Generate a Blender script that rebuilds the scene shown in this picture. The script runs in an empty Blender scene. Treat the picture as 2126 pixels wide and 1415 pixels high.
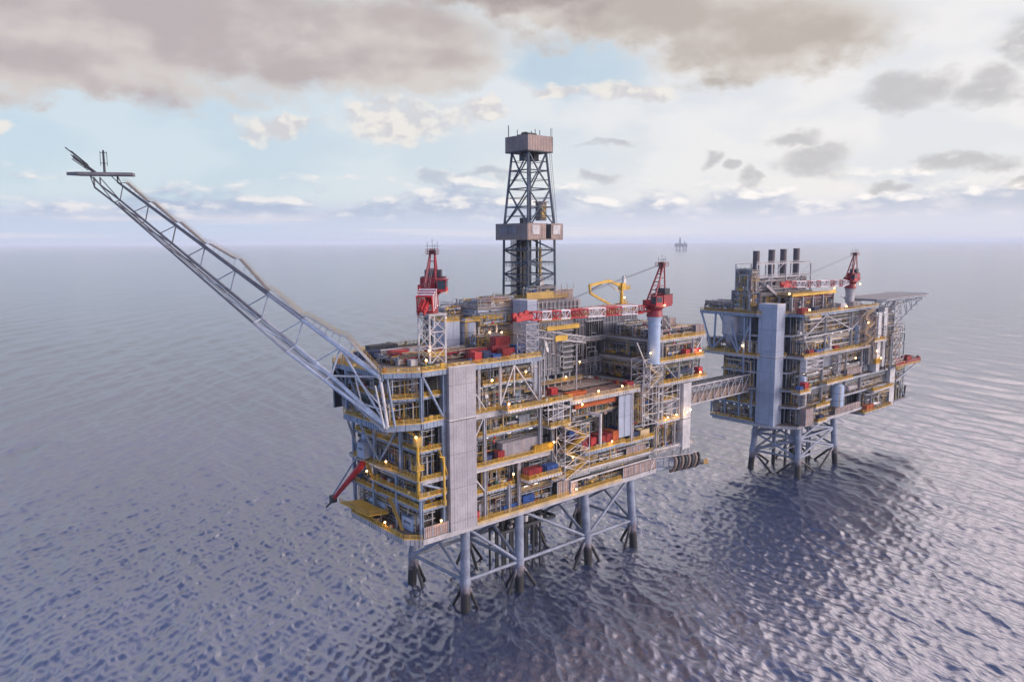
import bpy, math, random
import numpy as np
from mathutils import Vector, Matrix

R = math.radians
SC = bpy.context.scene
COL = SC.collection

# ------------------------------------------------------------------ camera
CAM = Vector((-123.3, -157.4, 100.0))
HEAD = R(48.95)                      # angle of the view from the platforms' long axis (X)
PITCH = math.atan((707.5 - 502.0) / 1600.0)
ROLL = math.atan2(10, 2126)
FWH = Vector((math.cos(HEAD), math.sin(HEAD), 0))
RTH = Vector((math.sin(HEAD), -math.cos(HEAD), 0))
UPW = Vector((0, 0, 1))
_f = FWH * math.cos(PITCH) - UPW * math.sin(PITCH)
_u = FWH * math.sin(PITCH) + UPW * math.cos(PITCH)
_r2 = RTH * math.cos(ROLL) - _u * math.sin(ROLL)
_u2 = RTH * math.sin(ROLL) + _u * math.cos(ROLL)
cd = bpy.data.cameras.new('camera')
cam = bpy.data.objects.new('camera', cd)
COL.objects.link(cam)
cam.matrix_world = Matrix(((_r2.x, _u2.x, -_f.x, CAM.x), (_r2.y, _u2.y, -_f.y, CAM.y),
                           (_r2.z, _u2.z, -_f.z, CAM.z), (0, 0, 0, 1)))
cd.sensor_width = 36.0
cd.lens = 36.0 * 1600.0 / 2126.0
cd.clip_start = 1.0
cd.clip_end = 200000.0
SC.camera = cam
SC.cycles.volume_bounces = 4
SC.view_settings.view_transform = 'Standard'
SC.view_settings.look = 'None'
SC.view_settings.exposure = 0.14
SC.view_settings.gamma = 1.0
SC.view_settings.use_curve_mapping = False

# ------------------------------------------------------------------ sky and sun
SUN_AZ = math.atan2(0.52, -0.85)     # from +Y towards +X
SUN_EL = R(17)
SKY_STRENGTH = 0.10


class NT:
    """small helper for building node maths"""
    def __init__(s, tree):
        s.t = tree

    def n(s, kind, **kw):
        nd = s.t.nodes.new(kind)
        for k, v in kw.items():
            setattr(nd, k, v)
        return nd

    def put(s, sock, v):
        if v is None:
            return
        if isinstance(v, (int, float)):
            sock.default_value = v
        elif isinstance(v, (tuple, list)):
            if len(v) == 3 and sock.type == 'RGBA':
                v = (*v, 1)
            sock.default_value = v
        else:
            s.t.links.new(v, sock)

    def m(s, op, a, b=None, c=None, clamp=False):
        nd = s.n('ShaderNodeMath', operation=op, use_clamp=clamp)
        s.put(nd.inputs[0], a); s.put(nd.inputs[1], b); s.put(nd.inputs[2], c)
        return nd.outputs[0]

    def ss(s, x, lo, hi):
        nd = s.n('ShaderNodeMapRange', interpolation_type='SMOOTHSTEP')
        s.put(nd.inputs[0], x); s.put(nd.inputs[1], lo); s.put(nd.inputs[2], hi)
        return nd.outputs[0]

    def mix(s, f, a, b):
        nd = s.n('ShaderNodeMix', data_type='RGBA')
        s.put(nd.inputs[0], f); s.put(nd.inputs[6], a); s.put(nd.inputs[7], b)
        return nd.outputs[2]

    def noise(s, vec, scale, detail=6, rough=0.55, dist=0.0):
        nd = s.n('ShaderNodeTexNoise')
        s.put(nd.inputs['Vector'], vec)
        nd.inputs['Scale'].default_value = scale
        nd.inputs['Detail'].default_value = detail
        nd.inputs['Roughness'].default_value = rough
        nd.inputs['Distortion'].default_value = dist
        return nd.outputs[0]

    def xyz(s, x, y, z):
        nd = s.n('ShaderNodeCombineXYZ')
        s.put(nd.inputs[0], x); s.put(nd.inputs[1], y); s.put(nd.inputs[2], z)
        return nd.outputs[0]


W = bpy.data.worlds.new('World')
SC.world = W
W.use_nodes = True
wt = W.node_tree
wt.nodes.clear()
q = NT(wt)
out = q.n('ShaderNodeOutputWorld')
bg = q.n('ShaderNodeBackground')
bg.inputs[1].default_value = SKY_STRENGTH
wt.links.new(bg.outputs[0], out.inputs[0])
sky = q.n('ShaderNodeTexSky')
sky.sky_type = 'NISHITA'
sky.sun_disc = False
sky.sun_elevation = SUN_EL
sky.sun_rotation = SUN_AZ
sky.air_density = 1.0
sky.dust_density = 1.5
sky.ozone_density = 2.0
tc = q.n('ShaderNodeTexCoord')
sep = q.n('ShaderNodeSeparateXYZ')
wt.links.new(tc.outputs['Generated'], sep.inputs[0])
dx, dy, dz = sep.outputs
ca = q.m('ADD', q.m('MULTIPLY', dx, FWH.x), q.m('MULTIPLY', dy, FWH.y))
cr = q.m('ADD', q.m('MULTIPLY', dx, RTH.x), q.m('MULTIPLY', dy, RTH.y))
az = q.m('MULTIPLY', q.m('ARCTAN2', cr, ca), 57.2958)      # degrees, clockwise from the view heading
el = q.m('MULTIPLY', q.m('ARCSINE', dz), 57.2958)
elc = q.m('MAXIMUM', el, 0.0)
vec = q.xyz(q.m('MULTIPLY', az, 0.10), q.m('MULTIPLY', elc, 0.19), 3.1)
fine = q.xyz(q.m('MULTIPLY', az, 0.30), q.m('MULTIPLY', elc, 0.46), 7.7)
nbig = q.noise(vec, 1.3, 7, 0.5)
nfine = q.noise(fine, 1.25, 9, 0.58)
nbig0 = q.m('SUBTRACT', nbig, 0.5)
nfine0 = q.m('SUBTRACT', nfine, 0.5)
waz = q.m('ADD', az, q.m('MULTIPLY', nbig0, 9.0))
wel = q.m('ADD', elc, q.m('MULTIPLY', nfine0, 3.0))


def ell(t, v, a, b):
    """1 in the middle of a soft ellipse, 0 at its rim, negative outside"""
    x = q.m('MULTIPLY', q.m('SUBTRACT', waz, t), 1.0 / a)
    y = q.m('MULTIPLY', q.m('SUBTRACT', wel, v), 1.0 / b)
    return q.m('SUBTRACT', 1.0, q.m('ADD', q.m('MULTIPLY', x, x), q.m('MULTIPLY', y, y)))


def union(lst):
    r = None
    for e in lst:
        k = ell(*e)
        r = k if r is None else q.m('MAXIMUM', r, k)
    return r


S = 1.0 / SKY_STRENGTH
side = q.ss(az, -26.0, 24.0)


def rgb(a, b, c):
    return (a * S, b * S, c * S)


# clear air between the clouds: pale cyan on the left, milky white towards the sun's side on the right
veil = q.mix(side, rgb(0.63, 0.725, 0.80), rgb(0.90, 0.87, 0.86))
blue = q.mix(side, rgb(0.52, 0.65, 0.76), rgb(0.72, 0.75, 0.80))
clear = q.mix(q.m('MULTIPLY', q.ss(nbig, 0.42, 0.62), 0.6), veil, blue)
gap = ell(5.0, 12.0, 6.5, 2.6)
clear = q.mix(q.m('MULTIPLY', q.ss(gap, 0.0, 0.9), 0.6), clear, rgb(0.42, 0.58, 0.72))
clear = q.mix(0.86, sky.outputs[0], clear)
# lavender band low over the sea
low = q.mix(side, rgb(0.52, 0.59, 0.74), rgb(0.66, 0.67, 0.76))
streak = q.noise(q.xyz(q.m('MULTIPLY', az, 0.05), q.m('MULTIPLY', elc, 1.5), 0.4), 1.0, 5, 0.5)
low = q.mix(q.m('MULTIPLY', q.ss(streak, 0.50, 0.70), 0.8), low, rgb(0.72, 0.70, 0.76))
clear = q.mix(q.ss(elc, 3.4, 1.6), clear, low)


def lump(sx, sy, z, scale, detail, rough, ox, oy):
    """cloud noise and its light from the upper right"""
    a = q.noise(q.xyz(q.m('MULTIPLY', az, sx), q.m('MULTIPLY', elc, sy), z), scale, detail, rough)
    b = q.noise(q.xyz(q.m('MULTIPLY', q.m('ADD', az, ox), sx), q.m('MULTIPLY', q.m('ADD', elc, oy), sy), z), scale, detail, rough)
    return a, q.m('SUBTRACT', a, b)


# cumulus row above the horizon
rown, rowg = lump(0.26, 0.62, 1.7, 1.25, 8, 0.55, 0.5, 0.55)
rowd = q.ss(q.m('ADD', q.m('ADD', q.m('SUBTRACT', rown, 0.5), q.m('MULTIPLY', nbig0, 0.6)), q.m('MULTIPLY', q.m('SUBTRACT', 3.7, elc), 0.11)), -0.05, 0.16)
rowd = q.m('MULTIPLY', rowd, q.ss(elc, 1.2, 2.6))
rowlit = q.mix(side, rgb(0.80, 0.77, 0.77), rgb(0.96, 0.91, 0.87))
rowsh = q.mix(side, rgb(0.40, 0.47, 0.62), rgb(0.49, 0.53, 0.64))
rowcol = q.mix(q.ss(q.m('ADD', q.m('MULTIPLY', rowg, 1.0), q.m('MULTIPLY', q.m('SUBTRACT', elc, 3.2), 0.05)), -0.07, 0.17), rowsh, rowlit)
c1 = q.mix(q.m('MULTIPLY', rowd, 0.88), clear, rowcol)

# separate small puffs with greyer bodies and pale rims
puffs = union([(21.0, 5.3, 3.0, 1.5), (19.2, 6.8, 2.0, 0.8), (31.0, 4.9, 2.8, 0.9), (26.8, 9.2, 3.0, 1.5), (30.6, 9.0, 2.2, 1.7), (35.0, 11.4, 3.8, 2.8),
               (-4.6, 4.7, 2.2, 0.7), (-1.6, 4.9, 1.8, 0.6), (6.4, 4.9, 2.0, 0.65), (13.2, 5.4, 0.9, 1.1), (15.0, 5.2, 0.8, 0.6), (16.6, 4.6, 0.8, 0.8),
               (34.0, 7.4, 1.5, 0.4), (7.5, 6.9, 2.4, 0.4), (33.5, 3.2, 2.6, 0.5), (26.0, 3.4, 2.0, 0.6)])
pn, pg = lump(0.42, 0.75, 9.0, 1.3, 8, 0.56, 0.6, 0.6)
pd = q.ss(q.m('ADD', puffs, q.m('MULTIPLY', q.m('SUBTRACT', pn, 0.5), 1.7)), -0.20, 1.05)
pc = q.mix(q.ss(q.m('ADD', q.m('MULTIPLY', pg, 0.35), q.m('MULTIPLY', q.m('SUBTRACT', puffs, 0.35), -0.13)), -0.04, 0.12), q.mix(side, rgb(0.46, 0.54, 0.66), rgb(0.50, 0.49, 0.50)), rgb(0.80, 0.77, 0.75))
c2 = q.mix(q.m('MULTIPLY', pd, 0.86), c1, pc)

# cream billows under the left mass
bil = union([(-8.0, 8.6, 6.0, 1.7), (-16.0, 7.9, 3.2, 1.2), (-3.0, 9.2, 2.2, 1.0), (-33.0, 7.0, 2.6, 0.8), (8.6, 10.4, 4.6, 1.0), (3.0, 10.6, 3.4, 0.6)])
bn, bg_ = lump(0.34, 0.5, 4.0, 1.3, 8, 0.56, 0.5, 0.5)
bd = q.ss(q.m('ADD', bil, q.m('MULTIPLY', q.m('SUBTRACT', bn, 0.5), 2.0)), 0.0, 0.9)
bc = q.mix(q.ss(bg_, -0.08, 0.10), rgb(0.60, 0.58, 0.60), rgb(0.80, 0.76, 0.71))
c2 = q.mix(q.m('MULTIPLY', bd, 0.85), c2, bc)

# the two great cloud masses across the top of the sky
mass = union([(-24.0, 14.2, 17.0, 5.4), (-10.0, 13.4, 11.0, 4.0), (-31.0, 11.0, 11.0, 2.6), (-16.0, 21.0, 34.0, 7.0),
              (10.0, 16.0, 15.0, 3.2), (18.0, 13.4, 9.5, 3.0), (2.0, 17.2, 10.0, 2.6)])
mn, mg = lump(0.11, 0.22, 12.3, 1.1, 7, 0.48, 1.8, 1.4)
mraw = q.m('ADD', mass, q.m('ADD', q.m('MULTIPLY', nbig0, 1.0), q.m('MULTIPLY', nfine0, 0.7)))
md = q.ss(mraw, -0.15, 0.65)
dark = q.ss(q.m('ADD', q.m('MULTIPLY', mraw, 0.40), q.m('MULTIPLY', mg, -1.5)), -0.02, 0.50)
mlit = q.mix(side, rgb(0.61, 0.56, 0.535), rgb(0.64, 0.59, 0.545))
mdark = q.mix(side, rgb(0.455, 0.395, 0.405), rgb(0.46, 0.41, 0.365))
mdark = q.mix(q.m('MULTIPLY', q.ss(ell(2.0, 17.4, 7.0, 3.0), 0.0, 0.8), 0.75), mdark, rgb(0.34, 0.28, 0.28))
mc = q.mix(dark, mlit, mdark)
c3 = q.mix(q.m('MULTIPLY', md, 0.94), c2, mc)
# out-of-frame sky added to light sea and platforms: bluish left, bright rosy sun's side
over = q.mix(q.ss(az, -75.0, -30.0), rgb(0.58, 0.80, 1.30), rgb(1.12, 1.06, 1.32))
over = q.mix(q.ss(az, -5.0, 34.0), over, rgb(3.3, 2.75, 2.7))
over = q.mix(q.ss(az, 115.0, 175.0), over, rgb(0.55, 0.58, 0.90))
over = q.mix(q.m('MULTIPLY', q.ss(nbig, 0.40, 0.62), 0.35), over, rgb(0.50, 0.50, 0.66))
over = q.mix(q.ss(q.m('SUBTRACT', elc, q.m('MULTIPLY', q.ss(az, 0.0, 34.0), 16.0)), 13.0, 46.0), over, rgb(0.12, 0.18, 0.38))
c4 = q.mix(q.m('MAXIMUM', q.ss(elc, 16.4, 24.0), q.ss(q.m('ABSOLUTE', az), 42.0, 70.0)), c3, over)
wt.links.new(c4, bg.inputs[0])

sd = bpy.data.lights.new('sun', 'SUN')
sd.energy = 1.5
sd.angle = R(12)
sd.color = (1.0, 0.86, 0.78)
sun = bpy.data.objects.new('sun', sd)
COL.objects.link(sun)
sdir = Vector((math.sin(SUN_AZ) * math.cos(SUN_EL), math.cos(SUN_AZ) * math.cos(SUN_EL), math.sin(SUN_EL)))
sun.rotation_euler = sdir.to_track_quat('Z', 'Y').to_euler()
sun.location = (60, -200, 260)

# ------------------------------------------------------------------ materials
MATS = {}


def mat(name, col, rough=0.5, metal=0.0, var=0.25, rust=0.0, scale=0.25, ribs=0.0, ribh=0.8, seam=None, emit=0.0, rustcol=(0.16, 0.07, 0.035)):
    m = bpy.data.materials.new(name)
    m.use_nodes = True
    t = m.node_tree
    k = NT(t)
    b = t.nodes['Principled BSDF']
    b.inputs['Roughness'].default_value = rough
    b.inputs['Metallic'].default_value = metal
    if emit:
        b.inputs['Base Color'].default_value = (*col, 1)
        b.inputs['Emission Color'].default_value = (*col, 1)
        b.inputs['Emission Strength'].default_value = emit
        MATS[name] = m
        return m
    co = k.n('ShaderNodeNewGeometry').outputs['Position']
    n1 = k.noise(co, scale, 6, 0.6)
    n2 = k.noise(co, scale * 7, 4, 0.6)
    lo = tuple(c * (1 - var) for c in col)
    hi = tuple(min(1, c * (1 + var * 0.6)) for c in col)
    c = k.mix(k.ss(k.m('ADD', k.m('MULTIPLY', n1, 0.6), k.m('MULTIPLY', n2, 0.4)), 0.36, 0.64), lo, hi)
    if seam:
        br = k.n('ShaderNodeTexBrick')
        br.offset = 0.0
        sp = k.n('ShaderNodeSeparateXYZ')
        t.links.new(co, sp.inputs[0])
        k.put(br.inputs['Vector'], k.xyz(k.m('ADD', sp.outputs[0], sp.outputs[1]), sp.outputs[2], 0.0))
        br.inputs['Color1'].default_value = (1, 1, 1, 1)
        br.inputs['Color2'].default_value = (0.90, 0.90, 0.92, 1)
        br.inputs['Mortar'].default_value = (0.62, 0.62, 0.64, 1)
        br.inputs['Scale'].default_value = 1.0
        br.inputs['Mortar Size'].default_value = 0.09
        br.inputs['Brick Width'].default_value = seam[0]
        br.inputs['Row Height'].default_value = seam[1]
        mx = k.n('ShaderNodeMix', data_type='RGBA', blend_type='MULTIPLY')
        mx.inputs[0].default_value = 1.0
        k.put(mx.inputs[6], c)
        k.put(mx.inputs[7], br.outputs[0])
        c = mx.outputs[2]
    if rust:
        sp = k.n('ShaderNodeSeparateXYZ')
        t.links.new(co, sp.inputs[0])
        stv = k.xyz(k.m('MULTIPLY', sp.outputs[0], 1.0), k.m('MULTIPLY', sp.outputs[1], 1.0), k.m('MULTIPLY', sp.outputs[2], 0.18))
        n3 = k.noise(stv, 1.1, 5, 0.65)
        c = k.mix(k.m('MULTIPLY', k.ss(n3, 0.56, 0.72), rust), c, rustcol)
    k.put(b.inputs['Base Color'], c)
    if ribs:
        sp = k.n('ShaderNodeSeparateXYZ')
        t.links.new(co, sp.inputs[0])
        w = k.m('SINE', k.m('MULTIPLY', k.m('ADD', sp.outputs[0], sp.outputs[1]), 6.2832 / ribs))
        bp = k.n('ShaderNodeBump')
        bp.inputs['Strength'].default_value = ribh
        bp.inputs['Distance'].default_value = 0.12
        k.put(bp.inputs['Height'], w)
        k.put(b.inputs['Normal'], bp.outputs[0])
    MATS[name] = m
    return m


mat('blue_steel', (0.23, 0.29, 0.39), 0.45, rust=0.35)
mat('pale_steel', (0.40, 0.395, 0.42), 0.45, rust=0.3)
mat('white_steel', (0.56, 0.54, 0.55), 0.45, rust=0.25)
mat('girder', (0.32, 0.36, 0.43), 0.5, rust=0.4)
mat('yellow', (0.58, 0.35, 0.04), 0.5, rust=0.35)
mat('ochre', (0.42, 0.27, 0.07), 0.6, rust=0.4)
mat('tan_edge', (0.50, 0.38, 0.22), 0.6, rust=0.4)
mat('grating', (0.20, 0.155, 0.125), 0.7, var=0.4, rust=0.3)
mat('plank', (0.27, 0.16, 0.12), 0.8, var=0.4)
mat('dark', (0.045, 0.05, 0.058), 0.6, var=0.4)
mat('bay_backing', (0.034, 0.040, 0.052), 0.6, var=0.6, rust=0.3, seam=(3.2, 4.0))  # dark tone stands in for the shade deep inside the bays
mat('panel_grey', (0.26, 0.28, 0.33), 0.5, rust=0.4, ribs=0.8, seam=(4.0, 3.4))
mat('panel_pink', (0.36, 0.27, 0.25), 0.6, rust=0.5, ribs=0.7, seam=(2.4, 3.0))
mat('clad_white', (0.345, 0.335, 0.365), 0.45, var=0.18, rust=0.22, rustcol=(0.25, 0.20, 0.19), ribs=0.85, ribh=0.16, seam=(4.35, 9.1))
mat('clad_blue', (0.35, 0.40, 0.50), 0.4, var=0.12, ribs=0.5, ribh=0.25, seam=(5.0, 9.0))
mat('module_grey', (0.17, 0.18, 0.215), 0.5, rust=0.5, ribs=1.1, seam=(5.0, 5.0))
mat('pipe_grey', (0.25, 0.25, 0.285), 0.4, metal=0.2, rust=0.4)
mat('pipe_warm', (0.26, 0.19, 0.155), 0.5, rust=0.4)
mat('insul', (0.48, 0.47, 0.48), 0.35, metal=0.5)
mat('green_grey', (0.10, 0.15, 0.13), 0.6)
mat('derrick_steel', (0.06, 0.085, 0.12), 0.5, rust=0.3)
mat('derrick_panel', (0.20, 0.17, 0.165), 0.55, ribs=0.7, rust=0.4)
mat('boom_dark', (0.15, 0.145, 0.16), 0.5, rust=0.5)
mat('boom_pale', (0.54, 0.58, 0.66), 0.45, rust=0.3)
mat('derrick_pale', (0.34, 0.26, 0.235), 0.55, ribs=0.7, rust=0.4)
mat('crane_red', (0.25, 0.018, 0.030), 0.4, rust=0.2)
mat('bright_red', (0.42, 0.025, 0.030), 0.45, rust=0.2)
mat('crane_white', (0.66, 0.63, 0.66), 0.45, rust=0.2)
mat('cable', (0.16, 0.17, 0.20), 0.5)
mat('black', (0.02, 0.02, 0.022), 0.5)
mat('glass', (0.03, 0.045, 0.06), 0.08)
mat('ped_blue', (0.36, 0.46, 0.62), 0.4, var=0.12, rust=0.25)
mat('c_red', (0.31, 0.030, 0.034), 0.5, var=0.35, ribs=0.45, rust=0.5)
mat('c_orange', (0.52, 0.12, 0.035), 0.5, ribs=0.45, rust=0.3)
mat('c_blue', (0.035, 0.10, 0.33), 0.5, ribs=0.45, rust=0.25)
mat('c_navy', (0.035, 0.055, 0.13), 0.5, ribs=0.45, rust=0.25)
mat('c_grey', (0.40, 0.37, 0.39), 0.5, ribs=0.45, rust=0.55, rustcol=(0.30, 0.13, 0.11))
mat('c_white', (0.64, 0.63, 0.64), 0.5, ribs=0.45, rust=0.3)
mat('c_yellow', (0.55, 0.30, 0.02), 0.5, ribs=0.45, rust=0.25)
mat('c_green', (0.06, 0.12, 0.09), 0.5, ribs=0.45, rust=0.25)
mat('c_dark', (0.06, 0.065, 0.08), 0.5, ribs=0.45, rust=0.3)
mat('leg_blue', (0.235, 0.27, 0.355), 0.5, var=0.35, rust=0.35)
mat('marine', (0.03, 0.028, 0.028), 0.8, var=0.5)
mat('stack_dark', (0.085, 0.070, 0.082), 0.6, rust=0.5)
mat('heli_green', (0.23, 0.22, 0.22), 0.7)
mat('lamp_warm', (1.0, 0.66, 0.33), emit=3.2)
mat('lamp_white', (0.95, 0.98, 1.0), emit=2.2)
mat('far_grey', (0.16, 0.16, 0.19), 0.7)
#LEGMAT
lm = MATS['leg_blue']                 # jacket paint: rusty above, weed-black from the splash zone down
k = NT(lm.node_tree)
bsd = lm.node_tree.nodes['Principled BSDF']
old = bsd.inputs['Base Color'].links[0].from_socket
geo = k.n('ShaderNodeNewGeometry').outputs['Position']
sp_ = k.n('ShaderNodeSeparateXYZ'); lm.node_tree.links.new(geo, sp_.inputs[0])
zz = k.m('ADD', sp_.outputs[2], k.m('MULTIPLY', k.m('SUBTRACT', k.noise(geo, 0.6, 5, 0.6), 0.5), 6.0))
k.put(bsd.inputs['Base Color'], k.mix(k.ss(zz, 6.4, 4.2), k.mix(k.m('MULTIPLY', k.ss(zz, 9.0, 6.0), 0.5), old, (0.17, 0.085, 0.05)), (0.02, 0.02, 0.022)))

# ------------------------------------------------------------------ mesh building
ORG = {}


class MB:
    def __init__(s):
        s.v = []; s.f = []; s.mi = []; s.sm = []; s.ms = []

    def _m(s, m):
        if m not in s.ms:
            s.ms.append(m)
        return s.ms.index(m)

    def add(s, vs, fs, m, smooth=False):
        b = len(s.v); i = s._m(m)
        s.v.extend(vs)
        for f in fs:
            s.f.append(tuple(b + a for a in f)); s.mi.append(i); s.sm.append(smooth)

    def box(s, x0, x1, y0, y1, z0, z1, m):
        if x0 > x1: x0, x1 = x1, x0
        if y0 > y1: y0, y1 = y1, y0
        if z0 > z1: z0, z1 = z1, z0
        s.add([(x0, y0, z0), (x1, y0, z0), (x1, y1, z0), (x0, y1, z0), (x0, y0, z1), (x1, y0, z1), (x1, y1, z1), (x0, y1, z1)],
              [(0, 3, 2, 1), (4, 5, 6, 7), (0, 1, 5, 4), (1, 2, 6, 5), (2, 3, 7, 6), (3, 0, 4, 7)], m)
        return s

    def prism(s, poly, z0, z1, m):
        n = len(poly)
        a = sum(poly[i][0] * poly[(i + 1) % n][1] - poly[(i + 1) % n][0] * poly[i][1] for i in range(n))
        if a < 0:
            poly = poly[::-1]
        s.add([(x, y, z0) for x, y in poly] + [(x, y, z1) for x, y in poly],
              [tuple(range(n - 1, -1, -1)), tuple(range(n, 2 * n))] + [(i, (i + 1) % n, n + (i + 1) % n, n + i) for i in range(n)], m)
        return s

    def _fr(s, p, q_):
        p = Vector(p); q_ = Vector(q_)
        d = (q_ - p)
        if d.length < 1e-6:
            d = Vector((0, 0, 1e-3))
        d.normalize()
        a = Vector((0, 0, 1)) if abs(d.z) < 0.95 else Vector((1, 0, 0))
        u = d.cross(a).normalized()
        w = u.cross(d).normalized()
        return p, q_, u, w

    def beam(s, p, q_, w, h, m):
        p, q_, u, v = s._fr(p, q_)
        u = u * (w / 2); v = v * (h / 2)
        vs = [tuple(c + a * u + b * v) for c in (p, q_) for a, b in ((-1, -1), (1, -1), (1, 1), (-1, 1))]
        s.add(vs, [(0, 1, 2, 3), (7, 6, 5, 4), (0, 4, 5, 1), (1, 5, 6, 2), (2, 6, 7, 3), (3, 7, 4, 0)], m)
        return s

    def tube(s, p, q_, r, m, n=6, r2=None, caps=True):
        r2 = r if r2 is None else r2
        p, q_, u, v = s._fr(p, q_)
        vs = []
        for c, rr in ((p, r), (q_, r2)):
            for i in range(n):
                a = 2 * math.pi * i / n
                vs.append(tuple(c + u * (math.cos(a) * rr) + v * (math.sin(a) * rr)))
        s.add(vs, [(i, n + i, n + (i + 1) % n, (i + 1) % n) for i in range(n)], m, n > 6)
        if caps:
            s.add(vs, [tuple(range(n)), tuple(range(2 * n - 1, n - 1, -1))], m)
        return s

    def path(s, pts, r, m, n=6):
        for a, b in zip(pts, pts[1:]):
            s.tube(a, b, r, m, n)
        return s

    def ball(s, c, r, m, n=8, zs=1.0):
        vs = []; fs = []
        rows = max(4, n // 2)
        for i in range(rows + 1):
            th = math.pi * i / rows
            for j in range(n):
                ph = 2 * math.pi * j / n
                vs.append((c[0] + r * math.sin(th) * math.cos(ph), c[1] + r * math.sin(th) * math.sin(ph), c[2] + r * zs * math.cos(th)))
        for i in range(rows):
            for j in range(n):
                fs.append((i * n + j, (i + 1) * n + j, (i + 1) * n + (j + 1) % n, i * n + (j + 1) % n))
        s.add(vs, fs, m, True)
        return s

    def lattice(s, P, Q, rc, rb, m, nseg=6, cross=False, mb=None):
        """P, Q: lists of corner points at both ends; chords, frames and diagonals between them"""
        P = [Vector(a) for a in P]; Q = [Vector(a) for a in Q]
        n = len(P); mb = mb or m
        for a, b in zip(P, Q):
            s.tube(a, b, rc, m, 6)
        for k_ in range(nseg + 1):
            t = k_ / nseg
            ring = [a.lerp(b, t) for a, b in zip(P, Q)]
            for i in range(n):
                s.tube(ring[i], ring[(i + 1) % n], rb, mb, 4)
            if k_ < nseg:
                t2 = (k_ + 1) / nseg
                r2 = [a.lerp(b, t2) for a, b in zip(P, Q)]
                for i in range(n):
                    j = (i + 1) % n
                    if cross:
                        s.tube(ring[i], r2[j], rb, mb, 4); s.tube(ring[j], r2[i], rb, mb, 4)
                    elif (k_ + i) % 2:
                        s.tube(ring[i], r2[j], rb, mb, 4)
                    else:
                        s.tube(ring[j], r2[i], rb, mb, 4)
        return s

    def rail(s, pts, m='yellow', h=1.15, closed=False, toe=True, r=0.05):
        """handrail along a line of (x, y, z) points at floor level"""
        if closed:
            pts = list(pts) + [pts[0]]
        for a, b in zip(pts, pts[1:]):
            a = Vector(a); b = Vector(b)
            L = (b - a).length
            k_ = max(1, int(L / 1.5))
            for hh in (h, h * 0.72, h * 0.42):
                s.beam(a + UPW * hh, b + UPW * hh, r * 1.8, r * 2.0, m)
            if toe:
                s.beam(a + UPW * 0.11, b + UPW * 0.11, 0.06, 0.18, m)
            for i in range(k_ + 1):
                c = a.lerp(b, i / k_)
                s.beam(c, c + UPW * h, r * 1.8, r * 1.8, m)
        return s

    def build(s, name, parent=None, org=None):
        if not s.f:
            s.box(0, .1, 0, .1, 0, .1, 'dark')
        me = bpy.data.meshes.new(name)
        base = ORG.get(parent.as_pointer(), Vector((0, 0, 0))) if parent else Vector(org or (0, 0, 0))
        bx, by, bz = base
        me.from_pydata([(v[0] - bx, v[1] - by, v[2] - bz) for v in s.v], [], s.f)
        for m in s.ms:
            me.materials.append(MATS[m])
        me.polygons.foreach_set('material_index', s.mi)
        me.polygons.foreach_set('use_smooth', s.sm)
        me.update()
        o = bpy.data.objects.new(name, me)
        COL.objects.link(o)
        if parent:
            o.parent = parent
        else:
            o.location = base
        ORG[o.as_pointer()] = base.copy()
        return o


def tag(o, label=None, cat=None, group=None, kind=None):
    if label: o['label'] = label
    if cat: o['category'] = cat
    if group: o['group'] = group
    if kind: o['kind'] = kind
    return o


def thing(name, label, cat, loc, group=None):
    o = bpy.data.objects.new(name, None)
    o.empty_display_size = 0.5
    COL.objects.link(o)
    o.location = loc
    ORG[o.as_pointer()] = Vector(loc)
    return tag(o, label, cat, group)


def one(name, mb, label, cat, loc, group=None):
    return tag(mb.build(name, None, loc), label, cat, group)


RNG = random.Random(11)

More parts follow.
